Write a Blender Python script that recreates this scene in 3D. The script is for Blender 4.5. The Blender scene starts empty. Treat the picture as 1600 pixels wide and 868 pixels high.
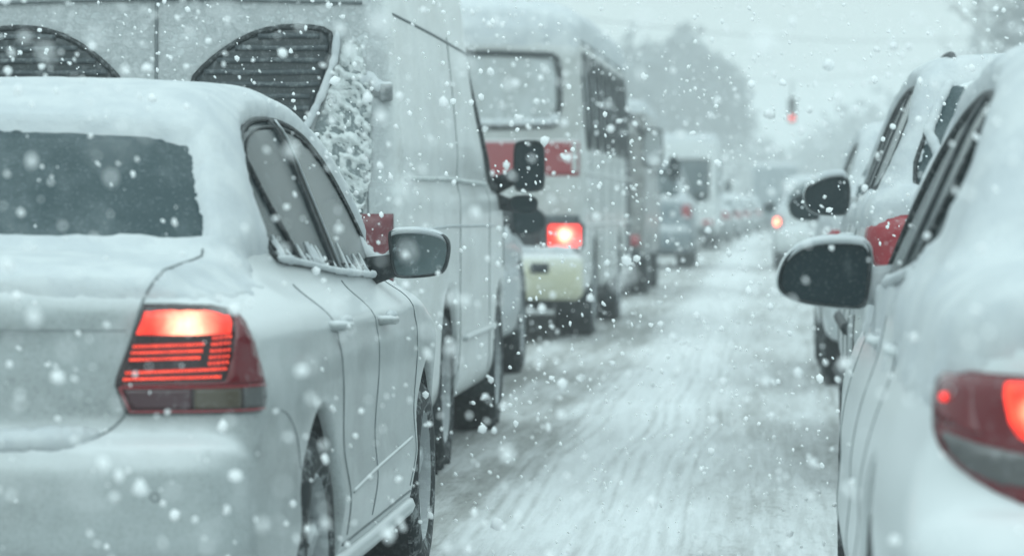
import bpy, math, random
import numpy as np
from mathutils import Vector, Matrix, noise as mnoise
from mathutils.bvhtree import BVHTree
from mathutils.geometry import delaunay_2d_cdt

rng = np.random.default_rng(7)
random.seed(7)
sc = bpy.context.scene
COL = sc.collection
R = math.radians

# ------------------------------------------------------------------ camera, world, sun, exposure
CAM_H = 1.18
cam = bpy.data.cameras.new('camera'); camo = bpy.data.objects.new('camera', cam); COL.objects.link(camo)
camo.location = (0, 0, CAM_H)
camo.rotation_euler = (R(90 - 1.268), 0, R(4.44))
cam.sensor_width = 36; cam.lens = 115.9
cam.clip_start = 0.05; cam.clip_end = 3000
cam.dof.use_dof = True; cam.dof.focus_distance = 10.6; cam.dof.aperture_fstop = 3.7
sc.camera = camo

world = bpy.data.worlds.new('World'); sc.world = world; world.use_nodes = True
wt = world.node_tree; wt.nodes.clear()
def wn(t): return wt.nodes.new(t)
out = wn('ShaderNodeOutputWorld'); bg1 = wn('ShaderNodeBackground'); bg2 = wn('ShaderNodeBackground'); add = wn('ShaderNodeMixShader'); add.inputs[0].default_value = 0.85
sky = wn('ShaderNodeTexSky'); sky.sky_type = 'NISHITA'; sky.sun_disc = False
sky.sun_elevation = R(34); sky.sun_rotation = R(182); sky.air_density = 2; sky.dust_density = 1
wt.links.new(sky.outputs[0], bg1.inputs[0]); bg1.inputs[1].default_value = 0.05
# overcast cloud deck: brighter overhead than at the horizon
tc = wn('ShaderNodeTexCoord'); sep = wn('ShaderNodeSeparateXYZ'); ramp = wn('ShaderNodeMapRange')
wt.links.new(tc.outputs['Generated'], sep.inputs[0]); wt.links.new(sep.outputs[2], ramp.inputs[0])
ramp.inputs[1].default_value = 0; ramp.inputs[2].default_value = 1; ramp.inputs[3].default_value = 0.60; ramp.inputs[4].default_value = 1.75
ns = wn('ShaderNodeTexNoise'); ns.inputs['Scale'].default_value = 2.2; ns.inputs['Detail'].default_value = 5
wt.links.new(tc.outputs['Generated'], ns.inputs['Vector'])
mr2 = wn('ShaderNodeMapRange'); mr2.inputs[3].default_value = 0.9; mr2.inputs[4].default_value = 1.1
wt.links.new(ns.outputs[0], mr2.inputs[0])
mul = wn('ShaderNodeMath'); mul.operation = 'MULTIPLY'
wt.links.new(ramp.outputs[0], mul.inputs[0]); wt.links.new(mr2.outputs[0], mul.inputs[1])
bg2.inputs[0].default_value = (0.735, 0.92, 0.945, 1)
wt.links.new(mul.outputs[0], bg2.inputs[1])
wt.links.new(bg1.outputs[0], add.inputs[1]); wt.links.new(bg2.outputs[0], add.inputs[2]); wt.links.new(add.outputs[0], out.inputs[0])

sun = bpy.data.lights.new('sun', 'SUN'); suno = bpy.data.objects.new('sun', sun); COL.objects.link(suno)
sun.energy = 0.8; sun.angle = R(55); sun.color = (0.77, 0.95, 0.98)
suno.rotation_euler = (R(90 - 34), 0, R(-2))

sc.view_settings.view_transform = 'Standard'; sc.view_settings.look = 'None'
sc.view_settings.gamma = 1; sc.view_settings.exposure = 0.26
sc.view_settings.use_curve_mapping = False
sc.render.engine = 'CYCLES'
cy = sc.cycles
cy.use_denoising = True; cy.denoiser = 'OPENIMAGEDENOISE'; cy.denoising_prefilter = 'ACCURATE'; cy.volume_bounces = 2; cy.max_bounces = 8; cy.diffuse_bounces = 4
cy.transparent_max_bounces = 8; cy.use_adaptive_sampling = True; cy.adaptive_threshold = 0.01
cy.sample_clamp_indirect = 4

# ------------------------------------------------------------------ numpy helpers
def sstep(a, b, x):
    t = np.clip((x - a) / (b - a), 0, 1); return t * t * (3 - 2 * t)
def smin(a, b, k):
    h = np.maximum(k - np.abs(a - b), 0) / k; return np.minimum(a, b) - h * h * k * .25
def smax(a, b, k): return -smin(-a, -b, k)
def sd_poly(px, py, poly):
    d = np.full(px.shape, 1e9); s = np.ones(px.shape)
    n = len(poly)
    for i in range(n):
        ax, ay = poly[i]; bx, by = poly[i - 1]
        ex, ey = bx - ax, by - ay; wx, wy = px - ax, py - ay
        t = np.clip((wx * ex + wy * ey) / (ex * ex + ey * ey), 0, 1)
        dx, dy = wx - ex * t, wy - ey * t
        d = np.minimum(d, dx * dx + dy * dy)
        c1 = py >= ay; c2 = py < by; c3 = ex * wy > ey * wx
        flip = (c1 & c2 & c3) | (~c1 & ~c2 & ~c3)
        s = np.where(flip, -s, s)
    return s * np.sqrt(d)
_lat = rng.random((64, 64, 64)).astype(np.float32)
def vnoise(P):
    P = np.asarray(P, float); i = np.floor(P).astype(int); f = P - i; f = f * f * (3 - 2 * f)
    r = 0
    for dx in (0, 1):
        for dy in (0, 1):
            for dz in (0, 1):
                w = (f[:, 0] if dx else 1 - f[:, 0]) * (f[:, 1] if dy else 1 - f[:, 1]) * (f[:, 2] if dz else 1 - f[:, 2])
                r = r + w * _lat[(i[:, 0] + dx) % 64, (i[:, 1] + dy) % 64, (i[:, 2] + dz) % 64]
    return r
def fbm(P, s, o=3):
    P = np.asarray(P, float); r = 0; a = .5; t = 0
    for k in range(o):
        r = r + a * vnoise(P * s + k * 7.3); t += a; a *= .5; s = s * 2.03
    return r / t
def smooth_closed(pts, it=2):
    for _ in range(it):
        q = []
        n = len(pts)
        for i in range(n):
            a = pts[i]; b = pts[(i + 1) % n]
            q.append(tuple(a[k] * .75 + b[k] * .25 for k in range(len(a)))); q.append(tuple(a[k] * .25 + b[k] * .75 for k in range(len(a))))
        pts = q
    return pts
def smooth_open(pts, it=2):
    for _ in range(it):
        q = [pts[0]]
        for i in range(len(pts) - 1):
            a = pts[i]; b = pts[i + 1]
            q.append(tuple(a[k] * .75 + b[k] * .25 for k in range(len(a)))); q.append(tuple(a[k] * .25 + b[k] * .75 for k in range(len(a))))
        q.append(pts[-1]); pts = q
    return pts
def densify(pts, step, closed=True):
    q = []; n = len(pts)
    for i in range(n if closed else n - 1):
        a = np.array(pts[i], float); b = np.array(pts[(i + 1) % n], float)
        m = max(1, int(math.ceil(np.linalg.norm(b - a) / step)))
        for k in range(m): q.append(tuple(a + (b - a) * k / m))
    if not closed: q.append(tuple(pts[-1]))
    return q

# ------------------------------------------------------------------ object helpers
def tag(o, label=None, cat=None, group=None, kind=None):
    if label: o['label'] = label
    if cat: o['category'] = cat
    if group: o['group'] = group
    if kind: o['kind'] = kind
    return o
def empty(name, loc, rz=0, **kw):
    o = bpy.data.objects.new(name, None); COL.objects.link(o); o.location = loc; o.rotation_euler = (0, 0, rz)
    return tag(o, **kw)
def obj(name, V, F, mat, parent=None, smooth=True, normals=None):
    me = bpy.data.meshes.new(name)
    if isinstance(V, np.ndarray): V = V.tolist()
    if isinstance(F, np.ndarray): F = F.tolist()
    me.from_pydata(V, [], F)
    if smooth: me.polygons.foreach_set('use_smooth', [True] * len(me.polygons))
    me.materials.append(mat); me.update()
    if normals is not None: me.normals_split_custom_set_from_vertices(normals)
    o = bpy.data.objects.new(name, me); COL.objects.link(o)
    if parent is not None: o.parent = parent
    return o
def copy_tree(o, parent=None):
    c = o.copy(); COL.objects.link(c)
    if parent is not None: c.parent = parent
    for ch in list(o.children): copy_tree(ch, c)
    return c

class MB:
    def __init__(s): s.V = []; s.F = []
    def add(s, V, F):
        b = len(s.V); s.V += [tuple(v) for v in V]; s.F += [tuple(i + b for i in f) for f in F]; return s
    def box(s, c, d, bev=0.0, rot=None):
        x, y, z = [k / 2 for k in d]; e = min(bev, x * .9, y * .9, z * .9)
        V = []
        for sx in (-1, 1):
            for sy in (-1, 1):
                for sz in (-1, 1):
                    V += [(sx * x, sy * (y - e), sz * (z - e)), (sx * (x - e), sy * y, sz * (z - e)), (sx * (x - e), sy * (y - e), sz * z)]
        if e <= 0:
            V = [(sx * x, sy * y, sz * z) for sx in (-1, 1) for sy in (-1, 1) for sz in (-1, 1)]
            F = [(0, 1, 3, 2), (4, 6, 7, 5), (0, 4, 5, 1), (2, 3, 7, 6), (0, 2, 6, 4), (1, 5, 7, 3)]
        else:
            import bmesh
            bm = bmesh.new()
            vs = [bm.verts.new(v) for v in V]
            r = bmesh.ops.convex_hull(bm, input=vs)
            bm.normal_update(); bm.verts.index_update()
            V = [tuple(v.co) for v in bm.verts]; F = [[v.index for v in f.verts] for f in bm.faces]; bm.free()
        if rot is not None: V = [tuple(rot @ Vector(v)) for v in V]
        s.add([(v[0] + c[0], v[1] + c[1], v[2] + c[2]) for v in V], F); return s
    def tube(s, pts, r, n=6, closed=False, cap=True):
        pts = [Vector(p) for p in pts]; m = len(pts)
        if not callable(r): rr = (lambda i, _r=r: _r)
        else: rr = r
        V = []; up = Vector((0, 0, 1)); prev = None
        for i, p in enumerate(pts):
            a = pts[(i - 1) % m] if (closed or i > 0) else p; b = pts[(i + 1) % m] if (closed or i < m - 1) else p
            t = (b - a)
            if t.length < 1e-9: t = Vector((0, 1, 0))
            t.normalize()
            if prev is None:
                h = up if abs(t.z) < .9 else Vector((1, 0, 0)); u = t.cross(h).normalized()
            else:
                u = (prev - t * prev.dot(t)).normalized()
            prev = u; w = t.cross(u)
            for k in range(n):
                an = 2 * math.pi * k / n; V.append(p + (u * math.cos(an) + w * math.sin(an)) * rr(i))
        F = []
        for i in range(m if closed else m - 1):
            j = (i + 1) % m
            for k in range(n):
                k2 = (k + 1) % n; F.append((i * n + k, i * n + k2, j * n + k2, j * n + k))
        if cap and not closed:
            F.append(tuple(range(n - 1, -1, -1))); F.append(tuple((m - 1) * n + k for k in range(n)))
        s.add([tuple(v) for v in V], F); return s
    def lathe(s, prof, n=40, axis='x', c=(0, 0, 0)):
        V = []; m = len(prof)
        for k in range(n):
            a = 2 * math.pi * k / n
            for (h, r) in prof:
                if axis == 'x': V.append((c[0] + h, c[1] + r * math.cos(a), c[2] + r * math.sin(a)))
                else: V.append((c[0] + r * math.cos(a), c[1] + r * math.sin(a), c[2] + h))
        F = []
        for k in range(n):
            k2 = (k + 1) % n
            for i in range(m - 1): F.append((k * m + i, k * m + i + 1, k2 * m + i + 1, k2 * m + i))
        s.add(V, F); return s
    def loops(s, rings, cap0=True, cap1=True):
        n = len(rings[0]); V = [p for r_ in rings for p in r_]; F = []
        for i in range(len(rings) - 1):
            for k in range(n):
                k2 = (k + 1) % n; F.append((i * n + k, i * n + k2, (i + 1) * n + k2, (i + 1) * n + k))
        if cap0: F.append(tuple(range(n - 1, -1, -1)))
        if cap1: F.append(tuple((len(rings) - 1) * n + k for k in range(n)))
        s.add(V, F); return s
    def build(s, name, mat, parent=None, smooth=True): return obj(name, s.V, s.F, mat, parent, smooth)

# ------------------------------------------------------------------ materials
def mat_new(name):
    m = bpy.data.materials.new(name); m.use_nodes = True; nt = m.node_tree
    return m, nt, nt.nodes['Principled BSDF']
def nd(nt, t, **kw):
    n = nt.nodes.new(t)
    for k, v in kw.items():
        if k in n.inputs: n.inputs[k].default_value = v
        else: setattr(n, k, v)
    return n
def noise_fac(nt, vec, scale, detail=4, rough=.55, lo=.4, hi=.6, stretch=None):
    if stretch:
        mp = nd(nt, 'ShaderNodeMapping'); mp.inputs['Scale'].default_value = stretch; nt.links.new(vec, mp.inputs[0]); vec = mp.outputs[0]
    n = nd(nt, 'ShaderNodeTexNoise', Scale=scale, Detail=detail, Roughness=rough); nt.links.new(vec, n.inputs['Vector'])
    r = nd(nt, 'ShaderNodeMapRange'); r.interpolation_type = 'SMOOTHSTEP'; r.inputs[1].default_value = lo; r.inputs[2].default_value = hi
    nt.links.new(n.outputs[0], r.inputs[0]); return r.outputs[0], n.outputs[0]
def mixc(nt, fac, a, b):
    m = nd(nt, 'ShaderNodeMix', data_type='RGBA')
    for sock, v in ((m.inputs[0], fac), (m.inputs[6], a), (m.inputs[7], b)):
        if hasattr(v, 'is_output') or hasattr(v, 'links'): nt.links.new(v, sock)
        elif isinstance(v, (int, float)): sock.default_value = v
        else: sock.default_value = (*v, 1)
    return m.outputs[2]
def mth(nt, op, a, b=0.0, clamp=False):
    m = nd(nt, 'ShaderNodeMath', operation=op); m.use_clamp = clamp
    for i, v in enumerate((a, b)):
        if hasattr(v, 'links'): nt.links.new(v, m.inputs[i])
        else: m.inputs[i].default_value = v
    return m.outputs[0]
def bump(nt, bs, h, strength=.4, dist=.01):
    b = nd(nt, 'ShaderNodeBump'); b.inputs['Strength'].default_value = strength; b.inputs['Distance'].default_value = dist
    nt.links.new(h, b.inputs['Height']); nt.links.new(b.outputs[0], bs.inputs['Normal']); return b

def m_snow(name='fallen_snow', c1=(.57, .595, .605), c2=(.49, .52, .54), sc_=9, bd=.012, fine=60):
    m, nt, b = mat_new(name); v = nd(nt, 'ShaderNodeTexCoord').outputs['Object']
    f, raw = noise_fac(nt, v, sc_, 6, .6, .35, .65); f2, raw2 = noise_fac(nt, v, fine, 3, .6)
    nt.links.new(mixc(nt, f, c2, c1), b.inputs['Base Color']); b.inputs['Roughness'].default_value = .8
    b.inputs['Specular IOR Level'].default_value = .2
    bump(nt, b, mth(nt, 'ADD', raw, mth(nt, 'MULTIPLY', raw2, .35)), .6, bd)
    return m
def m_crust(name='wind_blown_snow_crust', scl=30):
    m, nt, b = mat_new(name); v = nd(nt, 'ShaderNodeTexCoord').outputs['Object']
    f, raw = noise_fac(nt, v, scl, 4, .7, .32, .58, (1, 1, 1.15)); f3, raw3 = noise_fac(nt, v, 5, 3, .6, .35, .65)
    nt.links.new(mixc(nt, mth(nt, 'MULTIPLY', f, 1.0), (.22, .26, .265), (.72, .75, .76)), b.inputs['Base Color']); b.inputs['Roughness'].default_value = .85
    bump(nt, b, raw, .9, .03); return m
def m_paint(name, base, snow_amt=.5, grime=(.33, .33, .31), grime_amt=.4, rough=.42, coat=.3, seed=0.0, up=.25, rear=0.0):
    """car paint under road film and a dusting of snow that sticks in patches"""
    m, nt, b = mat_new(name)
    tcn = nd(nt, 'ShaderNodeTexCoord'); mp = nd(nt, 'ShaderNodeMapping'); mp.inputs['Location'].default_value = (seed, seed * 2, 0)
    nt.links.new(tcn.outputs['Object'], mp.inputs[0]); v = mp.outputs[0]
    g, _ = noise_fac(nt, v, 2.3, 6, .62, .35, .75, (1, .6, 1.6)); gs, _ = noise_fac(nt, v, 130, 3, .7, .48, .66)
    gt = mth(nt, 'MULTIPLY', mth(nt, 'ADD', mth(nt, 'MULTIPLY', g, .8), mth(nt, 'MULTIPLY', gs, .5), True), grime_amt)
    col = mixc(nt, gt, base, grime)
    s1, r1 = noise_fac(nt, v, 4.5, 8, .68, .44, .66); s2, r2 = noise_fac(nt, v, 70, 4, .7, .5, .62)
    ge = nd(nt, 'ShaderNodeNewGeometry'); sp = nd(nt, 'ShaderNodeSeparateXYZ'); nt.links.new(ge.outputs['Normal'], sp.inputs[0])
    upf = nd(nt, 'ShaderNodeMapRange'); upf.inputs[1].default_value = up - .15; upf.inputs[2].default_value = up + .35; upf.inputs[3].default_value = 0; upf.inputs[4].default_value = .95
    nt.links.new(sp.outputs[2], upf.inputs[0])
    sf = mth(nt, 'MULTIPLY', mth(nt, 'MAXIMUM', s1, mth(nt, 'MULTIPLY', s2, .35)), snow_amt)
    sf = mth(nt, 'MAXIMUM', sf, upf.outputs[0], True)
    if rear:   # snow thrown up behind the vehicle has stuck to its back
        rf = nd(nt, 'ShaderNodeMapRange'); rf.inputs[1].default_value = -.4; rf.inputs[2].default_value = -.9; nt.links.new(sp.outputs[1], rf.inputs[0])
        sz = nd(nt, 'ShaderNodeSeparateXYZ'); nt.links.new(v, sz.inputs[0]); zr = nd(nt, 'ShaderNodeMapRange'); zr.inputs[1].default_value = 1.35; zr.inputs[2].default_value = 1.75; zr.inputs[3].default_value = .40; nt.links.new(sz.outputs[2], zr.inputs[0])
        col = mixc(nt, mth(nt, 'MULTIPLY', rf.outputs[0], .8), col, (.36, .40, .41))
        s3, r3 = noise_fac(nt, v, 42, 8, .75, .34, .62); sf = mth(nt, 'MAXIMUM', sf, mth(nt, 'MULTIPLY', mth(nt, 'MULTIPLY', s3, zr.outputs[0]), mth(nt, 'MULTIPLY', rf.outputs[0], rear)), True); r1 = mth(nt, 'ADD', r1, mth(nt, 'MULTIPLY', r3, .8))
    col = mixc(nt, sf, col, (.63, .655, .665))
    nt.links.new(col, b.inputs['Base Color'])
    ro = nd(nt, 'ShaderNodeMapRange'); ro.inputs[3].default_value = rough; ro.inputs[4].default_value = .85; nt.links.new(sf, ro.inputs[0]); nt.links.new(ro.outputs[0], b.inputs['Roughness'])
    b.inputs['Coat Weight'].default_value = coat * 1.8; b.inputs['Coat Roughness'].default_value = .18
    bump(nt, b, mth(nt, 'MULTIPLY', mth(nt, 'ADD', r1, mth(nt, 'MULTIPLY', r2, .3)), sf), .6 if rear else .35, .02 if rear else .012)
    return m
def m_glass(name='frosted_window_glass', dark=(.018, .028, .032), frost_amt=.45, fscale=14, lo=.46, hi=.7, rough=.12, streak=(1, 1, .5), spec=.5):
    m, nt, b = mat_new(name); v = nd(nt, 'ShaderNodeTexCoord').outputs['Object']
    f, raw = noise_fac(nt, v, fscale, 8, .72, lo, hi, streak); f2, raw2 = noise_fac(nt, v, 120, 3, .7, .56, .66)
    fr = mth(nt, 'MULTIPLY', mth(nt, 'ADD', f, mth(nt, 'MULTIPLY', f2, .6), True), frost_amt)
    nt.links.new(mixc(nt, fr, dark, (.55, .6, .62)), b.inputs['Base Color'])
    ro = nd(nt, 'ShaderNodeMapRange'); ro.inputs[3].default_value = rough; ro.inputs[4].default_value = .7; nt.links.new(fr, ro.inputs[0]); nt.links.new(ro.outputs[0], b.inputs['Roughness'])
    b.inputs['IOR'].default_value = 1.5; b.inputs['Specular IOR Level'].default_value = spec; bump(nt, b, raw2, .25, .002); return m
def m_plain(name, c, rough=.6, dust=.25, metal=0.0, dscale=30):
    m, nt, b = mat_new(name); v = nd(nt, 'ShaderNodeTexCoord').outputs['Object']
    f, raw = noise_fac(nt, v, dscale, 6, .7, .48, .68)
    nt.links.new(mixc(nt, mth(nt, 'MULTIPLY', f, dust), c, (.6, .64, .65)), b.inputs['Base Color'])
    b.inputs['Roughness'].default_value = rough; b.inputs['Metallic'].default_value = metal
    bump(nt, b, raw, .25, .004); return m
def m_lens(name, c, rough=.15, dust=.35, emit=None, es=0.0):
    m, nt, b = mat_new(name); v = nd(nt, 'ShaderNodeTexCoord').outputs['Object']
    f, raw = noise_fac(nt, v, 40, 6, .75, .52, .75)
    nt.links.new(mixc(nt, mth(nt, 'MULTIPLY', f, dust), c, (.6, .62, .64)), b.inputs['Base Color'])
    b.inputs['Roughness'].default_value = rough; b.inputs['Coat Weight'].default_value = .5
    if emit:
        b.inputs['Emission Color'].default_value = (*emit, 1); b.inputs['Emission Strength'].default_value = es
    return m
def m_lit(name, c=(1.0, .055, .03), s=2.2, hot=None, hotr=.06, hotc=(1, .5, .32), hots=5.0, cell=0):
    """a lit lamp: red glow with a hot bulb behind a faceted lens"""
    m, nt, b = mat_new(name); b.inputs['Base Color'].default_value = (.4, .01, .01, 1); b.inputs['Roughness'].default_value = .3
    v = nd(nt, 'ShaderNodeTexCoord').outputs['Object']
    if hot:
        vm = nd(nt, 'ShaderNodeVectorMath', operation='DISTANCE'); nt.links.new(v, vm.inputs[0]); vm.inputs[1].default_value = hot
        r = nd(nt, 'ShaderNodeMapRange'); r.interpolation_type = 'SMOOTHSTEP'; r.inputs[1].default_value = hotr; r.inputs[2].default_value = 0; nt.links.new(vm.outputs['Value'], r.inputs[0])
        fac = r.outputs[0]
    else: fac = None
    n = nd(nt, 'ShaderNodeTexNoise', Scale=28.0, Detail=2.0); nt.links.new(v, n.inputs['Vector'])
    var = nd(nt, 'ShaderNodeMapRange'); var.inputs[1].default_value = .3; var.inputs[2].default_value = .7; var.inputs[3].default_value = .65; var.inputs[4].default_value = 1.5; nt.links.new(n.outputs[0], var.inputs[0])
    st = mth(nt, 'MULTIPLY', var.outputs[0], s); col = c
    if cell:
        vo = nd(nt, 'ShaderNodeTexVoronoi', Scale=float(cell)); vo.inputs['Randomness'].default_value = .15; nt.links.new(v, vo.inputs['Vector'])
        cm = nd(nt, 'ShaderNodeMapRange'); cm.inputs[1].default_value = .2; cm.inputs[2].default_value = .6; cm.inputs[3].default_value = 1.15; cm.inputs[4].default_value = .7; nt.links.new(vo.outputs[0], cm.inputs[0])
        st = mth(nt, 'MULTIPLY', st, cm.outputs[0])
    if fac is not None:
        st = mth(nt, 'ADD', st, mth(nt, 'MULTIPLY', fac, hots))
        nt.links.new(mixc(nt, fac, c, hotc), b.inputs['Emission Color'])
    else: b.inputs['Emission Color'].default_value = (*c, 1)
    nt.links.new(st, b.inputs['Emission Strength']); return m

def m_mirror(name='pale_mirror_glass'):
    m, nt, b = mat_new(name); v = nd(nt, 'ShaderNodeTexCoord').outputs['Object']; f, raw = noise_fac(nt, v, 26, 6, .75, .5, .75)
    nt.links.new(mixc(nt, mth(nt, 'MULTIPLY', f, .5), (.11, .145, .152), (.6, .64, .66)), b.inputs['Base Color']); b.inputs['Metallic'].default_value = .85
    ro = nd(nt, 'ShaderNodeMapRange'); ro.inputs[3].default_value = .08; ro.inputs[4].default_value = .6; nt.links.new(f, ro.inputs[0]); nt.links.new(ro.outputs[0], b.inputs['Roughness']); return m
M = {}
M['snow'] = m_snow(); M['crust'] = m_crust(); M['crust_fine'] = m_crust('fine_snow_crust', 150)
M['paint_sedan'] = m_paint('white_paint_road_film', (.36, .395, .40), .35, (.19, .205, .20), .75, seed=0.0)
M['paint_right'] = m_paint('white_paint_snow_dusted', (.60, .64, .645), .85, (.46, .49, .49), .3, seed=3.1, up=.0)
M['paint_suv'] = m_paint('white_paint_suv', (.58, .62, .63), .9, (.42, .43, .42), .4, seed=5.7)
M['paint_van'] = m_paint('grey_white_van_paint', (.72, .75, .75), .55, (.42, .43, .41), .6, seed=8.2, rough=.5, rear=.85)
M['paint_silver'] = m_paint('silver_blue_paint', (.12, .165, .19), .2, (.2, .22, .22), .5, seed=9.9, rough=.35)
M['paint_bus'] = m_paint('pale_grey_bus_paint', (.40, .415, .405), .3, (.22, .22, .21), .55, seed=11.3, rough=.5)
M['paint_far'] = m_paint('pale_far_car_paint', (.55, .58, .58), .6, (.3, .3, .3), .4, seed=13.0)
M['paint_grey'] = m_paint('dark_grey_car_paint', (.10, .115, .12), .4, (.18, .18, .18), .4, seed=14.0)
M['paint_truck'] = m_paint('brown_grey_truck_paint', (.13, .135, .13), .3, (.2, .19, .18), .5, seed=17.0)
M['bus_red'] = m_paint('faded_red_stripe_paint', (.24, .008, .016), .0, (.2, .06, .06), .3, seed=12.0)
M['bus_bumper'] = m_paint('pale_yellow_green_bumper_paint', (.50, .495, .36), .2, (.33, .34, .27), .4, seed=15.0)
M['glass'] = m_glass(dark=(.010, .022, .026), frost_amt=.22, lo=.5, hi=.8, spec=.07); M['glass_clear'] = m_glass('dark_rear_window_glass', (.024, .048, .055), .22, 2.2, .4, .75, .12, spec=.32)
M['glass_bus'] = m_glass('dusted_bus_window_glass', (.30, .315, .31), .55, 3, .3, .7, .5)
M['mirror'] = m_glass('mirror_glass_with_melt_drops', (.010, .024, .029), .12, 22, .52, .8, .07, spec=.28)
M['mirror_pale'] = m_mirror(); M['glass_pale'] = m_glass('pale_frosted_bus_glass', (.40, .43, .44), .6, 6, .3, .7, .4); M['rubber'] = m_plain('black_rubber_seal', (.010, .015, .017), .6, .25, dscale=60)
M['plastic'] = m_plain('black_plastic', (.012, .018, .021), .55, .12, dscale=40)
M['chrome'] = m_plain('dull_metal_trim', (.35, .37, .38), .35, .3, .8)
M['tyre'] = m_plain('snowy_black_tyre', (.012, .016, .018), .85, .4, dscale=25)
M['rim'] = m_plain('salted_grey_rim', (.30, .32, .33), .5, .6, .2, dscale=12)
M['under'] = m_plain('dark_underbody', (.018, .02, .022), .9, .08)
M['seam'] = m_plain('dark_panel_gap', (.15, .17, .175), .8, .2)
M['lens_red'] = m_lens('dark_red_lens', (.12, .005, .010), dust=.2)
M['lens_red_light'] = m_lens('red_lens_snow_dusted', (.30, .02, .03), .25, .5)
M['lens_black'] = m_lens('smoked_lens_surround', (.022, .008, .01), .15, .12)
M['lens_clear'] = m_lens('clear_lens', (.085, .07, .05), .2, .25); M['lens_side'] = m_lens('pale_side_lens', (.085, .085, .085), .2, .3)
M['lens_smoke'] = m_lens('smoky_lens', (.055, .018, .024), .2, .25)
M['paint_line'] = m_plain('dark_plastic_panel', (.05, .055, .06), .7, .3)

# ------------------------------------------------------------------ implicit car bodies -> smooth meshes
def surface_nets(F, org, h):
    nx, ny, nz = F.shape; ins = F < 0
    c = np.zeros((nx - 1, ny - 1, nz - 1), np.int8)
    for dx in (0, 1):
        for dy in (0, 1):
            for dz in (0, 1): c += ins[dx:nx - 1 + dx, dy:ny - 1 + dy, dz:nz - 1 + dz]
    act = (c > 0) & (c < 8); idx = np.full(act.shape, -1, np.int64); ci = np.argwhere(act); idx[act] = np.arange(len(ci))
    P = np.zeros((len(ci), 3)); cnt = np.zeros(len(ci)); I = ci
    corners = [(a, b, d) for a in (0, 1) for b in (0, 1) for d in (0, 1)]
    for p in corners:
        for ax in range(3):
            if p[ax] == 0:
                q = list(p); q[ax] = 1
                fa = F[I[:, 0] + p[0], I[:, 1] + p[1], I[:, 2] + p[2]]; fb = F[I[:, 0] + q[0], I[:, 1] + q[1], I[:, 2] + q[2]]
                mk = (fa < 0) != (fb < 0); t = np.where(mk, fa / np.where(mk, fa - fb, 1), 0)
                pt = np.tile(np.array(p, float), (len(I), 1)); pt[:, ax] += t
                P[mk] += pt[mk]; cnt += mk
    P = P / cnt[:, None] + ci
    quads = []
    for ax in range(3):
        u, v = [(1, 2), (2, 0), (0, 1)][ax]
        sl0 = [slice(None)] * 3; sl1 = [slice(None)] * 3; sl0[ax] = slice(0, F.shape[ax] - 1); sl1[ax] = slice(1, F.shape[ax])
        a = ins[tuple(sl0)]; b = ins[tuple(sl1)]; e = np.argwhere(a != b)
        e = e[(e[:, u] > 0) & (e[:, v] > 0) & (e[:, u] < F.shape[u] - 1) & (e[:, v] < F.shape[v] - 1)]
        if not len(e): continue
        def g(du, dv):
            k = e.copy(); k[:, u] -= du; k[:, v] -= dv; return idx[k[:, 0], k[:, 1], k[:, 2]]
        q = np.stack([g(1, 1), g(0, 1), g(0, 0), g(1, 0)], 1); fl = a[e[:, 0], e[:, 1], e[:, 2]]
        q[~fl] = q[~fl][:, ::-1]; quads.append(q)
    Q = np.concatenate(quads)
    G = np.gradient(F)
    def samp(A, P):
        P = np.clip(P, 0, np.array(A.shape) - 1.001); i = np.floor(P).astype(int); f = P - i; r = 0
        for dx in (0, 1):
            for dy in (0, 1):
                for dz in (0, 1):
                    w = (f[:, 0] if dx else 1 - f[:, 0]) * (f[:, 1] if dy else 1 - f[:, 1]) * (f[:, 2] if dz else 1 - f[:, 2])
                    r = r + w * A[i[:, 0] + dx, i[:, 1] + dy, i[:, 2] + dz]
        return r
    for _ in range(2):
        f = samp(F, P); g = np.stack([samp(G[k], P) for k in range(3)], 1); n2 = (g * g).sum(1) + 1e-9
        P = P - np.clip(f / n2, -.5, .5)[:, None] * g
    g = np.stack([samp(G[k], P) for k in range(3)], 1); N = g / (np.linalg.norm(g, axis=1)[:, None] + 1e-9)
    return P * h + np.array(org), Q, N

def field_body(spec, h):
    L = spec['L']; hw = spec['hw'] + .08; H = spec['H'] + .08
    xs = np.arange(0, hw + h, h) + h * .5; ys = np.arange(-.1, L + .1, h); zs = np.arange(.08, H + h, h)
    Y, Z = np.meshgrid(ys, zs, indexing='ij'); F = np.empty((len(xs), len(ys), len(zs)))
    br, bf, cr = spec.get('bulge_r', .1), spec.get('bulge_f', .2), spec.get('crown', .04)
    for i, x in enumerate(xs):
        xn = x / spec['hw']; b = np.where(Y < L / 2, -br * xn ** 2 * sstep(L * .4, 0, Y), bf * xn ** 2 * sstep(L * .6, L, Y))
        Ye = Y + b; Ze = Z + cr * xn ** 2 * sstep(.6, 1., Z)
        f = smax(sd_poly(Ye, Ze, spec['lower']), x - spec['W1'](Y, Z), spec.get('k1', .12))
        if 'green' in spec:
            g = smax(sd_poly(Ye, Ze + .02 * xn ** 2, spec['green']), (x - spec['W2'](Y, Z)) * .94, spec.get('k2', .12))
            f = smin(f, g, spec.get('kb', .05))
        if 'add' in spec: f = spec['add'](f, x, Y, Z)
        for (wy, wz, wr) in spec['arches']:
            cyl = np.sqrt((Y - wy) ** 2 + (Z - wz) ** 2) - wr
            cyl = smax(cyl, spec.get('well', .58) - x, .03); f = smax(f, -cyl, .025)
        F[i] = f
    F = np.concatenate([F[::-1], F], 0)
    return surface_nets(F, (-xs[-1], ys[0], zs[0]), h)

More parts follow.
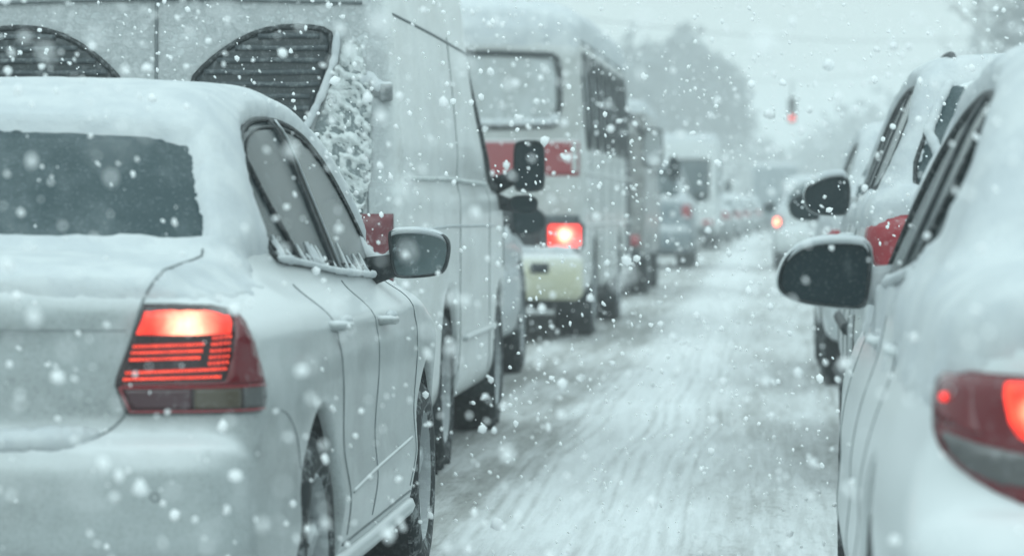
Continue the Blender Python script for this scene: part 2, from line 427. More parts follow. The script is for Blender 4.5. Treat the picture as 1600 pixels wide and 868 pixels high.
FR = {'side': (Vector((0, 1, 0)), Vector((0, 0, 1)), Vector((-1, 0, 0))), 'rear': (Vector((1, 0, 0)), Vector((0, 0, 1)), Vector((0, 1, 0))),
      'top': (Vector((1, 0, 0)), Vector((0, 1, 0)), Vector((0, 0, -1)))}
def oblique(deg):   # looking forward and towards the centre line from the right rear corner
    a = R(deg); d = Vector((-math.sin(a), math.cos(a), 0)); return (Vector((math.cos(a), math.sin(a), 0)), Vector((0, 0, 1)), d)
def hit(bvh, fr, u, v):
    U, V_, D = fr; o = U * u + V_ * v - D * 8
    if fr is FR['side']: o = Vector((6, u, v))
    p, n, i, d = bvh.ray_cast(o, D)
    if p is None:
        p, n, i, d = bvh.find_nearest(U * u + V_ * v + (Vector((.85, 0, 0)) if D.x < -.9 else Vector((0, .1, 0))))
    if n.dot(D) > 0: n = -n
    return p, n
def trace(bvh, fr, pts, step=.03, off=.0, closed=False):
    r = []
    for (u, v) in densify(pts, step, closed):
        p, n = hit(bvh, fr, u, v); r.append(tuple(p + n * off))
    return r
def patch(bvh, fr, outline, off=.004, step=.04, skirt=.012, ostep=None, relief=None):
    ol = densify(outline, ostep or step * .6); n = len(ol)
    A = np.array(ol); lo = A.min(0); hi = A.max(0)
    gx, gy = np.meshgrid(np.arange(lo[0] + step / 2, hi[0], step), np.arange(lo[1] + step / 2, hi[1], step)); gp = np.stack([gx.ravel(), gy.ravel()], 1)
    if len(gp):
        d = sd_poly(gp[:, 0], gp[:, 1], ol); gp = gp[d < -step * .35]
    pts = [Vector(p) for p in ol] + [Vector(p) for p in gp.tolist()]
    vs, es, fs, ov, oe, of = delaunay_2d_cdt(pts, [], [list(range(n))], 1, 1e-5)
    V = []; nn = []; dd = sd_poly(np.array([p[0] for p in vs]), np.array([p[1] for p in vs]), ol)
    for k, p in enumerate(vs):
        q, nr = hit(bvh, fr, p[0], p[1]); o_ = off + (relief * float(sstep(0, .03, -dd[k])) if relief else 0); V.append(q + nr * o_); nn.append(nr)
    V = [Vector(v) for v in V]; F = []
    for f in fs:
        a, b, c = [V[i] for i in f[:3]]; nr = (b - a).cross(c - a)
        F.append(tuple(f) if nr.dot(nn[f[0]]) >= 0 else tuple(reversed(f)))
    # skirt down into the body
    from collections import Counter
    ec = Counter()
    for f in F:
        for i in range(len(f)): ec[(f[i], f[(i + 1) % len(f)])] += 1
    bd = [e for e in ec if (e[1], e[0]) not in ec]; mp = {}
    for e in bd:
        for i in e:
            if i not in mp: mp[i] = len(V); V.append(V[i] - nn[i] * (skirt + off))
    for (a, b) in bd: F.append((b, a, mp[a], mp[b]))
    return [tuple(v) for v in V], F
def mirror_x(VF): return [(-v[0], v[1], v[2]) for v in VF[0]], [tuple(reversed(f)) for f in VF[1]]

def snow_cover(V, N, Q, thick, nz0=.35, nz1=.7, mask=None, seed=0, ns=3.0, namp=.2, lump=.5, boost=None):
    nz = fbm(V + seed, ns); nf = fbm(V + seed + 9, 14)
    w = sstep(nz0, nz1, N[:, 2] + (boost(V) if boost else 0) + (nz - .5) * namp * 2 + (nf - .5) * .12)
    if mask is not None: w = w * mask(V, N, nf)
    keep = (w[Q] > .01).any(1); Qk = Q[keep]; used = np.unique(Qk); re = np.full(len(V), -1); re[used] = np.arange(len(used))
    P = V[used].copy(); ww = w[used]; nn = N[used]
    t = thick * ww ** .85 * (1 - lump / 2 + lump * nz[used] + (nf[used] - .5) * .25)
    P += nn * (t * .55)[:, None]; P[:, 2] += t * .55
    P += nn * np.where(ww > .01, .002, -.006)[:, None]
    return P, re[Qk]

def snow_ridge(pts, r0, seed=0, squash=.8):
    mb = MB(); P = np.array(densify(pts, .015, False)); n = fbm(P + seed, 12); n2 = fbm(P + seed + 5, 45)
    m = len(P); prof = [r0 * (.35 + .9 * n[i] + .5 * n2[i]) * min(1, .25 + min(i, m - 1 - i) * .25) for i in range(m)]
    mb.tube(P.tolist(), lambda i: prof[i], 7); return mb

# ------------------------------------------------------------------ shared car pieces
def wheel(parent, x, y, z, r, w=.2, side=1, spokes=5, rimmat='rim'):
    o = empty('wheel', (x, y, z)); o.parent = parent
    if side < 0: o.rotation_euler = (0, 0, math.pi)
    hw_ = w / 2; mb = MB()
    prof = [(-hw_ * .8, r * .66), (-hw_, r * .75), (-hw_, r * .9), (-hw_ * .75, r * .985), (-hw_ * .3, r), (hw_ * .3, r), (hw_ * .75, r * .985), (hw_, r * .9), (hw_ * 1.02, r * .78), (hw_ * .85, r * .67)]
    mb.lathe(prof, 48)
    for k in range(40):     # tread blocks
        a = 2 * math.pi * k / 40; rot = Matrix.Rotation(a, 3, 'X')
        c = rot @ Vector((0, 0, r)); mb.box(c, (w * .8, .022, .012), 0, rot)
    mb.build('tyre', M['tyre'], o)
    mb = MB(); mb.lathe([(hw_ * .86, r * .69), (hw_ * .92, r * .66), (hw_ * .6, r * .62), (hw_ * .1, r * .6), (-hw_ * .3, r * .3), (-hw_ * .3, .001)], 40)
    for k in range(spokes):
        a = 2 * math.pi * k / spokes; rot = Matrix.Rotation(a, 3, 'X'); c = rot @ Vector((hw_ * .55, 0, r * .36)); mb.box(c, (.03, .055, r * .58), .008, rot)
    mb.lathe([(hw_ * .7, .001), (hw_ * .7, r * .13), (hw_ * .55, r * .17), (hw_ * .3, r * .18)], 20)
    mb.build('rim', M[rimmat], o, smooth=False)
    return o
def mirror(parent, outline, c, depth, body_at, side=1, yaw=0, mat=None, glassmat='mirror', arm_r=.03, snow=.02, arm_mat=None):
    """outline (x,z) seen from behind, centred on c=(x,y,z); glass faces back"""
    o = smooth_closed(outline, 2); cx = sum(p[0] for p in o) / len(o); cz = sum(p[1] for p in o) / len(o)
    cyw, syw = math.cos(yaw), math.sin(yaw)
    def ring(s, y, shift=0, dz=0): 
        r_ = []
        for (px, pz) in o:
            lx, ly, lz = cx + (px - cx) * s + shift, y, cz + (pz - cz) * s + dz
            r_.append((c[0] + lx * cyw - ly * syw, c[1] + lx * syw + ly * cyw, c[2] + lz))
        return r_
    hm = MB().loops([ring(.93, .008), ring(.95, -.002), ring(1.0, -.003), ring(1.04, .006), ring(1.05, .03), ring(1.0, depth * .5), ring(.82, depth * .8), ring(.45, depth * .98), ring(.1, depth)], cap0=False)
    h = hm.build('mirror', mat or M['plastic'], parent)
    rim = MB().loops([ring(.925, .006), ring(.95, -.006), ring(1.0, -.007), ring(1.015, .004)], cap0=False, cap1=False).build('rim', M['plastic'], h)
    g = MB().loops([ring(.01, .007), ring(.5, .007), ring(.94, .007)], cap0=True, cap1=False); g.build('mirror_glass', M[glassmat], h)
    a = Vector(ring(.001, .05 + arm_r * .7)[0]); b = Vector(body_at); d = (b - a)
    mb = MB(); mb.tube([a, a + d * .5 + Vector((0, 0, -.012)), b + d * .15], lambda i: arm_r * (1.0, 1.0, 1.35)[i], 10); mb.build('arm', arm_mat or mat or M['plastic'], h)
    if snow:
        top = sorted([(p[0], p[1]) for p in o if p[1] > cz + (max(q[1] for q in o) - cz) * .45]); pts = []
        for (px, pz) in top:
            lx, ly, lz = cx + (px - cx) * .97, depth * .3, pz + .004
            pts.append((c[0] + lx * cyw - ly * syw, c[1] + lx * syw + ly * cyw, c[2] + lz))
        mb = MB(); P = np.array(densify(pts, .012, False)); nn = fbm(P, 15); m_ = len(P)
        rings = []
        for i in range(m_):
            e = min(1, (min(i, m_ - 1 - i) + .3) / 4.0) ** .5; hh = snow * e * (.7 + .6 * nn[i]); dd = depth * .38 * (0.8 + .2 * e)
            rings.append([(P[i][0], P[i][1] + dd * math.cos(t), P[i][2] - .006 + max(0, hh * math.sin(t)) + (0 if math.sin(t) > 0 else -.01)) for t in np.linspace(0, 2 * math.pi, 12, endpoint=False)])
        mb.loops(rings); mb.build('snow_cap', M['snow'], h)
    return h
def both(name, VF, mat, parent, label=None):
    a = obj(name, VF[0], VF[1], mat, parent); b = obj(name, *mirror_x(VF), mat, parent)
    if label: a['label'] = label; b['label'] = label
    return a, b
def bvh_of(V, Q): return BVHTree.FromPolygons(V.tolist(), Q.tolist())
def body(name, spec, h, mat, root):
    V, Q, N = field_body(spec, h); o = obj('body', V, Q, mat, root, normals=N)
    wl = spec.get('well', .58)
    for (wy, wz, wr) in spec['arches']:
        for sd in (1, -1):
            mb = MB(); xo = float(spec['W1'](np.array([wy]), np.array([wz + wr * .8]))[0]) - .03
            prof = [(xo, wr - .004), (wl + .02, wr - .006), (wl + .012, .01)]
            mb.lathe([(sd * a, b_) for a, b_ in prof], 40, 'x', (0, wy, wz)); mb.build('wheel_well', M['under'], root)
    return V, Q, N, bvh_of(V, Q), o
def seam(root, bvh, fr, pts, r=.0035, name='panel_gap', mat='seam', mirror_=True, off=.0005, sm=2):
    P = trace(bvh, fr, smooth_open(pts, sm), .025, off); mb = MB().tube(P, r, 5)
    o = mb.build(name, M[mat], root)
    if mirror_: obj(name, *mirror_x((mb.V, mb.F)), M[mat], root)
    return o
def trimloop(root, bvh, fr, outline, r, name='window_trim', mat='rubber', mirror_=True, off=.004, parent=None):
    P = trace(bvh, fr, outline, .025, off, True); mb = MB().tube(P, r, 6, closed=True)
    o = mb.build(name, M[mat], parent or root)
    if mirror_: obj(name, *mirror_x((mb.V, mb.F)), M[mat], root)
    return o

# ------------------------------------------------------------------ the three-box car
def sedan_spec(L=4.38, hw=.85, dz=0.0, rearover=1.0, wb=2.53, tumble=.345, sh=None):
    lower = [(.14, .20), (.04, .30), (.0, .42), (-.005, .60), (.02, .655), (.06, .675), (.075, .72), (.06, .86), (.045, .955), (.06, .995), (.12, 1.02), (.35, 1.03),
             (.72, 1.045), (1.2, 1.0), (2.8, .96), (3.2, .985), (3.55, .945), (3.95, .86), (4.22, .74), (4.36, .58), (4.38, .40), (4.32, .24), (4.2, .19), (1, .19)]
    lower = [(a * L / 4.38, b + dz * (b > .5)) for a, b in lower]
    green = [(.58, .95), (.63, 1.05), (.82, 1.25), (.98, 1.39), (1.13, 1.445), (1.45, 1.478), (2.0, 1.49), (2.35, 1.475), (2.62, 1.43), (2.85, 1.33), (3.12, 1.16), (3.40, .985), (3.35, .9), (.8, .9)]
    green = [(a * L / 4.38, b + dz) for a, b in green]
    def W1(Y, Z):
        w = hw - .03 * sstep(.45, .2, Z) - .012 * sstep(.75, .55, Z) * sstep(.4, .55, Z)
        z_ = Z - dz
        w = w - (.17 * np.clip((z_ - sh) / (1.06 - sh), 0, 1.3) ** 1.3 if sh else .17 * np.clip((z_ - .86) / .2, 0, 1.6) ** 1.6 + .008 * sstep(.80, .845, z_))
        w = w - .075 * np.clip((.75 - Y) / .75, 0, 1.2) ** 1.6 - .16 * np.clip((Y - (L - .8)) / .8, 0, 1.2) ** 2
        return w
    def W2(Y, Z):
        z_ = Z - dz
        return hw - .105 - tumble * (z_ - .97) - .05 * np.clip((1.7 - Y) / 1.0, 0, 1.3) ** 2 - .06 * np.clip((Y - 2.6) / .8, 0, 1.3) ** 2
    wr = .31
    return dict(L=L, hw=hw, H=1.55 + dz, lower=lower, green=green, W1=W1, W2=W2, k1=.11, k2=.13, kb=.05, bulge_r=.13, bulge_f=.25, crown=.035,
                arches=[(rearover, wr, .378), (rearover + wb, wr, .378)], wheels=[(rearover, wr, wr), (rearover + wb, wr, wr)])

def stalk_flecks(): pass

def near_sedan():
    root = empty('sedan', (-1.93, 7.02, 0), label='white snow-covered saloon car with its tail lamp lit, beside the van on the near side', cat='car')
    sp = sedan_spec()
    def plate(f, x, Y, Z):
        b = smax(x - (.39 - .10 * (.9 - Z)), np.abs(Z - .79) - .105, .03); return smax(f, -smax(b, Y - .088, .02), .02)
    sp['add'] = plate; V, Q, N, bv, bo = body('body', sp, .016, M['paint_sedan'], root)
    # --- side glass outlines in (y, z)
    win = [(1.12, 1.045), (1.06, 1.10), (1.08, 1.22), (1.16, 1.32), (1.32, 1.375), (1.6, 1.405), (2.0, 1.41), (2.3, 1.385), (2.55, 1.30), (2.8, 1.15), (3.02, 1.0), (3.02, .965), (2.7, .975), (2.0, 1.0), (1.3, 1.03)]
    win = smooth_closed(win, 2)
    both('window', patch(bv, FR['side'], win, .003, .035), M['glass'], root)
    trimloop(root, bv, FR['side'], win, .0075, 'window_trim')
    inner = [(p[0] + (1.95 - p[0]) * .035, p[1] + (1.2 - p[1]) * .10) for p in win]
    trimloop(root, bv, FR['side'], inner, .0035, 'window_seal', 'rubber', off=.006)
    # quarter divider and B pillar
    for pts, r in (([(1.15, 1.31), (1.24, 1.2), (1.42, 1.04)], .008),):
        P = trace(bv, FR['side'], pts, .03, .006); mb = MB().tube(P, r, 6); both('window_divider', (mb.V, mb.F), M['rubber'], root)
    both('pillar', patch(bv, FR['side'], [(1.80, 1.41), (1.90, 1.41), (2.10, .99), (2.0, .99)], .010, .03, ostep=.03), M['plastic'], root)
    # shed water channel chrome strip between the two doors
    P = trace(bv, FR['side'], [(1.85, 1.40), (2.05, 1.0)], .03, .016); mb = MB().tube(P, .005, 6); both('pillar_gap', (mb.V, mb.F), M['chrome'], root)
    # --- rear glass
    rw = densify(smooth_closed([(-.53, 1.355), (0, 1.385), (.53, 1.355), (.555, 1.30), (.605, 1.11), (.60, 1.07), (0, 1.075), (-.60, 1.07), (-.605, 1.11), (-.555, 1.30)], 1), .03)
    obj('rear_window', *patch(bv, FR['rear'], rw, .003, .04), M['glass_clear'], root)
    trimloop(root, bv, FR['rear'], rw, .004, 'rear_window_seal', mirror_=False, off=.001)
    # snow along glass
    # --- snow cover
    def mk(P, n, nf):
        rwd = sd_poly(P[:, 0], P[:, 2], rw); m = np.where((P[:, 1] < 1.45) & (P[:, 1] > .5), sstep(-.022, -.004, rwd + (nf - .5) * .03), 1)
        wd = sd_poly(P[:, 1], P[:, 2], win); m *= np.where(np.abs(P[:, 0]) > .4, sstep(.004, .02, wd), 1)
        ws = (P[:, 1] > 2.72) & (np.abs(P[:, 0]) < .62) & (P[:, 1] < 3.35)
        return m * np.where(ws, 0.0, 1.0) * sstep(.90, .97, P[:, 2] + (nf - .5) * .05)
    Vs, Qs = snow_cover(V, N, Q, .030, .50, .97, mk, 1, 2, .08, .2, boost=lambda P: -.35 * sstep(.55, .66, np.abs(P[:, 0])) * sstep(1.04, 1.0, P[:, 2]) + .55 * sstep(1.03, 1.10, P[:, 2]) * sstep(.4, .6, P[:, 1])); obj('snow_cover', Vs, Qs, M['snow'], root)
    bvs = bvh_of(Vs, Qs)
    seam(root, bvs, FR['rear'], [(.60, 1.075), (.605, 1.05), (.585, 1.01), (.572, .985)], .0028, 'boot_gap', off=.001)
    # windscreen
    ws = smooth_closed([(-.5, 1.39), (.5, 1.39), (.64, 1.05), (-.64, 1.05)], 1)
    Vf, Ff = patch(bvh_of(V * np.array([1, -1, 1]), Q[:, ::-1]), FR['rear'], ws, .003, .06); obj('windscreen', *([(v[0], -v[1], v[2]) for v in Vf], [tuple(reversed(f)) for f in Ff]), M['glass'], root)
    # snow ridge along the belt
    P = trace(bv, FR['side'], [(1.12, 1.045), (1.3, 1.035), (2.0, .995), (2.7, .97), (3.0, .965)], .02, .012)
    ridge = snow_ridge(P, .009, 3)
    P = trace(bv, FR['rear'], [(-.58, 1.062), (0, 1.067), (.60, 1.062)], .02, .004); snow_ridge(P, .012, 8).build('snow_ridge', M['snow'], root)
    # little snow spikes creeping up the glass
    mb = ridge
    for k in range(34):
        y = 1.12 + 1.9 * rng.random(); hgt = .02 + .06 * rng.random() ** 2; zb = 1.05 - (y - 1.0) * .045
        lean = -.3 * hgt; P = trace(bv, FR['side'], [(y, zb), (y + lean * .5, zb + hgt * .6), (y + lean, zb + hgt)], .02, .005); n_ = len(P)
        mb.tube(P, lambda i, n_=n_: .009 * (1 - i / (n_ - .5)) + .0015, 5)
    both('snow_ridge', (mb.V, mb.F), M['snow'], root)
    # --- panel gaps
    seam(root, bv, FR['rear'], [(.60, 1.07), (.60, 1.045), (.575, 1.00), (.565, .97), (.545, .90), (.51, .80), (.535, .735), (.50, .69), (.45, .665), (.3, .65), (0, .645)], .003, 'boot_gap')
    seam(root, bv, FR['rear'], [(-.53, .905), (-.3, .907), (.3, .907), (.53, .905)], .0012, 'boot_crease', mirror_=False)
    seam(root, bv, FR['side'], [(1.2, .98), (1.27, .86), (1.33, .74), (1.42, .58), (1.50, .42), (1.52, .32)], .0022, 'door_gap')
    seam(root, bv, FR['side'], [(2.07, .97), (2.10, .9), (2.11, .7), (2.10, .5), (2.07, .32)], .0022, 'door_gap')
    seam(root, bv, FR['side'], [(3.05, .95), (3.10, .85), (3.12, .6), (3.10, .45), (3.04, .32)], .002, 'door_gap')
    seam(root, bv, FR['side'], [(1.45, .30), (2.1, .30), (3.08, .30)], .004, 'sill_gap')
    seam(root, bv, FR['side'], [(.40, .715), (.48, .70), (.60, .64), (.66, .56)], .0015, 'bumper_gap')
    # door pressing along the lower doors
    P = trace(bv, FR['side'], [(1.55, .43), (2.1, .45), (3.0, .47)], .04, .0); mb = MB().tube(P, .006, 6); both('door_moulding', (mb.V, mb.F), M['paint_sedan'], root)
    P = trace(bv, FR['side'], [(1.38, .255), (2.1, .25), (3.08, .255)], .04, .0); mb = MB().tube(P, .03, 8); both('sill', (mb.V, mb.F), M['paint_sedan'], root)
    # fuel flap ring, tow eye cover
    # handles with snow
    for hy, hz in ((1.27, .875), (2.27, .855)):
        for s in (1, -1):
            p, n = hit(bv, FR['side'], hy, hz); mb = MB()
            mb.tube([(s * (p.x - .005), hy - .10, hz + .002), (s * (p.x + .028), hy - .075, hz + .002), (s * (p.x + .034), hy, hz), (s * (p.x + .028), hy + .07, hz - .003), (s * (p.x - .005), hy + .10, hz - .003)], .0135, 8)
            h_ = mb.build('handle', M['paint_sedan'], root)
            snow_ridge([(s * (p.x + .022), hy - .08, hz + .015), (s * (p.x + .03), hy, hz + .014), (s * (p.x + .022), hy + .07, hz + .012)], .012, hy).build('snow_cap', M['snow'], h_)
    # bumper features
    c = densify(smooth_closed([(.60 + .010 * math.cos(a), .545 + .010 * math.sin(a)) for a in np.linspace(0, 2 * math.pi, 9)[:-1]], 1), .006)
    trimloop(root, bv, FR['rear'], c, .0015, 'tow_eye_cover', 'seam', mirror_=False, off=.001)
    seam(root, bv, FR['rear'], [(-.72, .40), (-.4, .375), (.4, .375), (.72, .40)], .003, 'bumper_crease', mirror_=False)
    # number plate in its recess
    # snow on bumper ledge and on the bumper flank
    P = trace(bv, FR['rear'], [(-.47, .68), (-.4, .665), (0, .655), (.4, .665), (.47, .68)], .015, .004)
    mb = snow_ridge(P, .026, 5); mb.build('snow_ridge', M['snow'], root)
    # --- tail lamps
    fr = oblique(14)
    def L2(ix, iy): # lamp drawn in its own plane, 1 unit = 1/724 m, origin at its lower inner corner
        return (.515 + (ix - 180) * .00149, 1.180 - (iy - 320) * .001395)
    ol = [L2(*p) for p in ((222, 476), (262, 476), (320, 480), (348, 487), (368, 505), (382, 535), (394, 575), (401, 610), (400, 640), (396, 650), (300, 650), (200, 650), (194, 645), (180, 602), (182, 590))]
    ol = densify(ol, .01)
    lv = patch(bv, fr, ol, .006, .02, relief=.008)
    lamp, lamp2 = both('tail_lamp', lv, M['lens_black'], root)
    def sub(name, pts, off, mat, **kw):
        vf = patch(bv, fr, [L2(*p) for p in pts], off, .014, skirt=.004, **kw)
        a = obj(name, *vf, mat, lamp); b = obj(name, *mirror_x(vf), mat, lamp2); return a
    hv = hit(bv, fr, *L2(285, 512))[0]
    lit = m_lit('lit_brake_lamp', s=1.4, hot=tuple(hv), hotr=.085, hots=1.7, cell=200)
    sub('brake_light', ((224, 488), (262, 487), (310, 491), (342, 499), (346, 510), (345, 523), (300, 523), (211, 521), (217, 503)), .0165, lit)
    sub('red_lens', ((352, 492), (366, 508), (380, 540), (391, 580), (397, 603), (345, 603), (190, 603), (191, 599), (340, 597), (348, 560), (352, 530)), .0160, M['lens_red'])
    sub('reflector_lens', ((190, 607), (292, 607), (292, 640), (206, 640), (200, 634)), .0160, M['lens_smoke'])
    sub('reversing_lens', ((296, 607), (362, 607), (362, 640), (296, 640)), .0160, M['lens_clear'])
    sub('side_lens', ((365, 606), (397, 606), (399, 625), (397, 641), (366, 641)), .0160, M['lens_side'])
    for pts in (((187, 605), (397, 605)), ((187, 605), (203, 643), (395, 643))):
        P = trace(bv, fr, [L2(*p) for p in pts], .02, .0185); mb = MB().tube(P, .0022, 5); obj('lens_edge', mb.V, mb.F, M['lens_red_light'], lamp); obj('lens_edge', *mirror_x((mb.V, mb.F)), M['lens_red_light'], lamp2)
    rows = [((208, 540), (307, 537), 21), ((205, 550), (305, 547), 21), ((203, 561), (302, 558), 21), ((197, 582), (339, 577), 30), ((194, 592), (331, 589), 29),
            ((321, 529), (344, 528), 5), ((320, 538), (343, 537), 5), ((319, 548), (343, 547), 5), ((318, 558), (342, 557), 5), ((317, 568), (341, 567), 5)]
    mb = MB()
    ico = [(0, 0, 1)] + [(.894 * math.cos(a), .894 * math.sin(a), .447) for a in np.arange(5) * 1.2566] + [(.894 * math.cos(a), .894 * math.sin(a), -.447) for a in np.arange(5) * 1.2566 + .628] + [(0, 0, -1)]
    icf = [(0, 1 + k, 1 + (k + 1) % 5) for k in range(5)] + [(1 + k, 6 + k, 1 + (k + 1) % 5) for k in range(5)] + [(1 + (k + 1) % 5, 6 + k, 6 + (k + 1) % 5) for k in range(5)] + [(6 + k, 11, 6 + (k + 1) % 5) for k in range(5)]
    for (a, b_, n_) in rows:
        for k in range(n_):
            t = k / (n_ - 1); u, v_ = L2(a[0] + (b_[0] - a[0]) * t, a[1] + (b_[1] - a[1]) * t); p, nr = hit(bv, fr, u, v_); p = p + nr * .0155
            mb.add([(p.x + q[0] * .0029, p.y + q[1] * .0029, p.z + q[2] * .0029) for q in ico], icf)
        P = trace(bv, fr, [L2(*a), L2(*b_)], .02, .0138)
    led = m_lit('lit_lamp_rows', (1, .10, .045), 2.4)
    obj('led_row', mb.V, mb.F, led, lamp); obj('led_row', *mirror_x((mb.V, mb.F)), led, lamp2)
    mb = MB()
    for (a, b_, n_) in rows:
        P = trace(bv, fr, [L2(a[0] - 2, a[1]), L2(b_[0] + 2, b_[1])], .02, .0135); mb.tube(P, .0042, 6)
    dim = m_lit('dim_lamp_band', (.8, .01, .008), .14)
    obj('light_band', mb.V, mb.F, dim, lamp); obj('light_band', *mirror_x((mb.V, mb.F)), dim, lamp2)
    # --- mirrors
    for s in (1, -1):
        olm = [(-.090, .055), (-.078, .070), (0, .072), (.06, .062), (.088, .045), (.094, .01), (.080, -.052), (.05, -.066), (-.05, -.074), (-.076, -.063)]
        if s < 0: olm = [(-a, b_) for a, b_ in olm][::-1]
        mirror(root, olm, (s * .885, 2.80, 1.035), .11, (s * .74, 2.84, .985), s, 0, M['plastic'], arm_r=.035, snow=.010, glassmat='mirror_pale')
    # snow pile between mirror and A pillar
    for s in (1, -1):
        rings = []
        for t in np.linspace(0, 1, 16):
            x = .675 + .118 * t; top = 1.145 - .135 * math.sin(t * math.pi / 2 * 1.05) + .035 * t ** 4; bot = .985 + .012 * t; th = .040 * (1 - .25 * t) * min(1, .35 + 3 * t, .35 + 3 * (1 - t))
            nn_ = fbm(np.array([[x * s, 0, 0]]), 14)[0] - .5; cz, rz2 = (top + bot) / 2, max(.012, (top - bot) / 2 + nn_ * .012)
            rings.append([(s * x, 2.90 - .03 * t + th * math.cos(a), cz + rz2 * math.sin(a)) for a in np.linspace(0, 2 * math.pi, 12, endpoint=False)])
        MB().loops(rings).build('snow_pile', M['snow'], root)
    for (wy, wz, wr) in sp['wheels']:
        for s in (1, -1): wheel(root, s * .735, wy, wz, wr, .20, s)
    MB().box((0, 2.2, .20), (1.3, 3.6, .12), .02).build('floor_pan', M['under'], root)
    return root

def right_sedan():
    root = empty('sedan', (1.045, 5.32, 0), label='nearest white car at the right, its paint thick with snow and one red lamp lit', cat='car')
    sp = sedan_spec(4.4, .87, .01, .98, 2.6, .43, .58); V, Q, N, bv, bo = body('body', sp, .018, M['paint_right'], root)
    win = smooth_closed([(1.22, 1.075), (1.16, 1.14), (1.19, 1.25), (1.30, 1.35), (1.5, 1.40), (2.0, 1.42), (2.3, 1.395), (2.55, 1.31), (2.8, 1.165), (3.02, 1.01), (3.02, .965), (2.7, .985), (2.0, 1.015), (1.4, 1.05)], 2)
    both('window', patch(bv, FR['side'], win, .003, .04), M['glass'], root)
    trimloop(root, bv, FR['side'], win, .013)
    both('pillar', patch(bv, FR['side'], [(1.86, 1.42), (1.96, 1.42), (2.14, 1.0), (2.03, 1.0)], .010, .03), M['plastic'], root)
    P = trace(bv, FR['side'], [(1.36, 1.37), (1.44, 1.2), (1.58, 1.05)], .03, .006); mb = MB().tube(P, .010, 6); both('window_divider', (mb.V, mb.F), M['rubber'], root)
    rw = smooth_closed([(-.52, 1.355), (0, 1.38), (.52, 1.355), (.60, 1.16), (0, 1.135), (-.60, 1.16)], 1)
    obj('rear_window', *patch(bv, FR['rear'], rw, .003, .05), M['glass_clear'], root)
    def mk(P, n, nf):
        wd = sd_poly(P[:, 1], P[:, 2], win); m = np.where(np.abs(P[:, 0]) > .4, sstep(.002, .025, wd + (nf - .5) * .03), 1)
        rwd = sd_poly(P[:, 0], P[:, 2], rw); m *= np.where((P[:, 1] < 1.45) & (P[:, 1] > .5) & (np.abs(P[:, 0]) < .6), sstep(-.12, -.06, rwd + (nf - .5) * .06), 1)
        return m * np.where((P[:, 1] > 2.8) & (np.abs(P[:, 0]) < .62) & (P[:, 1] < 3.3), 0., 1.) * sstep(.84, .95, P[:, 2] + (nf - .5) * .12)
    Vs, Qs = snow_cover(V, N, Q, .045, .15, .75, mk, 5, 3, .25, .7); obj('snow_cover', Vs, Qs, M['snow'], root)
    P = trace(bv, FR['side'], [(1.25, 1.08), (1.4, 1.05), (2.0, 1.015), (2.5, .99)], .02, .010); mb = snow_ridge(P, .013, 3); both('snow_ridge', (mb.V, mb.F), M['snow'], root)
    seam(root, bv, FR['side'], [(1.2, 1.05), (1.28, .96), (1.32, .8), (1.42, .6), (1.5, .4)], .0018, 'door_gap')
    seam(root, bv, FR['side'], [(2.09, 1.0), (2.13, .9), (2.13, .6), (2.1, .32)], .0018, 'door_gap')
    seam(root, bv, FR['side'], [(3.05, .96), (3.12, .8), (3.12, .5), (3.06, .32)], .0018, 'door_gap')
    for hy, hz in ((1.34, .89), (2.32, .87)):
        for s in (1, -1):
            p, n = hit(bv, FR['side'], hy, hz)
            h_ = MB().tube([(s * (p.x - .005), hy - .10, hz), (s * (p.x + .018), hy - .07, hz), (s * (p.x + .018), hy + .07, hz), (s * (p.x - .005), hy + .10, hz)], .012, 8).build('handle', M['paint_right'], root)
    # swept tail lamps, built on the right corner and mirrored
    fr = oblique(20)
    def q(ix, iy): # 1 unit = 1/930 m
        return (.815 - (ix - 1465) * .00108, 1.18 - (iy - 320) * .001085)
    ol = smooth_closed([q(*p) for p in ((1466, 574), (1520, 572), (1700, 580), (1760, 600), (1770, 700), (1760, 800), (1690, 790), (1600, 762), (1540, 728), (1490, 685), (1468, 640))], 1)
    lv = patch(bv, fr, densify(ol, .015), .006, .025, relief=.008); l1, l2 = both('tail_lamp', lv, M['lens_red'], root)
    def sub(name, pts, off, mat, sm=1):
        vf = patch(bv, fr, smooth_closed([q(*p) for p in pts], sm), off, .02, skirt=.004); obj(name, *vf, mat, l1); obj(name, *mirror_x(vf), mat, l2)
    hv = hit(bv, fr, *q(1662, 630))[0]
    lit = m_lit('lit_brake_lamp_right', (1, .045, .02), 1.6, hot=(-hv.x, hv.y, hv.z), hotr=.05, hots=3.5, hotc=(1, .5, .28))
    sub('brake_light', ((1606, 588), (1634, 585), (1716, 588), (1724, 640), (1716, 688), (1656, 682), (1618, 664)), .0165, lit)
    sub('clear_lens', ((1500, 664), (1560, 680), (1660, 700), (1690, 730), (1640, 752), (1590, 742), (1535, 712)), .016, M['lens_side'])
    sub('upper_lens', ((1478, 582), (1560, 582), (1565, 650), (1580, 672), (1500, 655), (1478, 630)), .016, M['lens_red'])
    mb = MB(); p, n = hit(bv, fr, *q(1514, 618)); p = p + n * .02
    mb.lathe([(-.006, .001), (-.006, .007), (.0, .008), (.006, .006), (.007, .001)], 12, 'x', p); dl = m_lit('lit_marker', (1, .03, .02), 1.3)
    obj('marker_light', mb.V, mb.F, dl, l1); obj('marker_light', *mirror_x((mb.V, mb.F)), dl, l2)
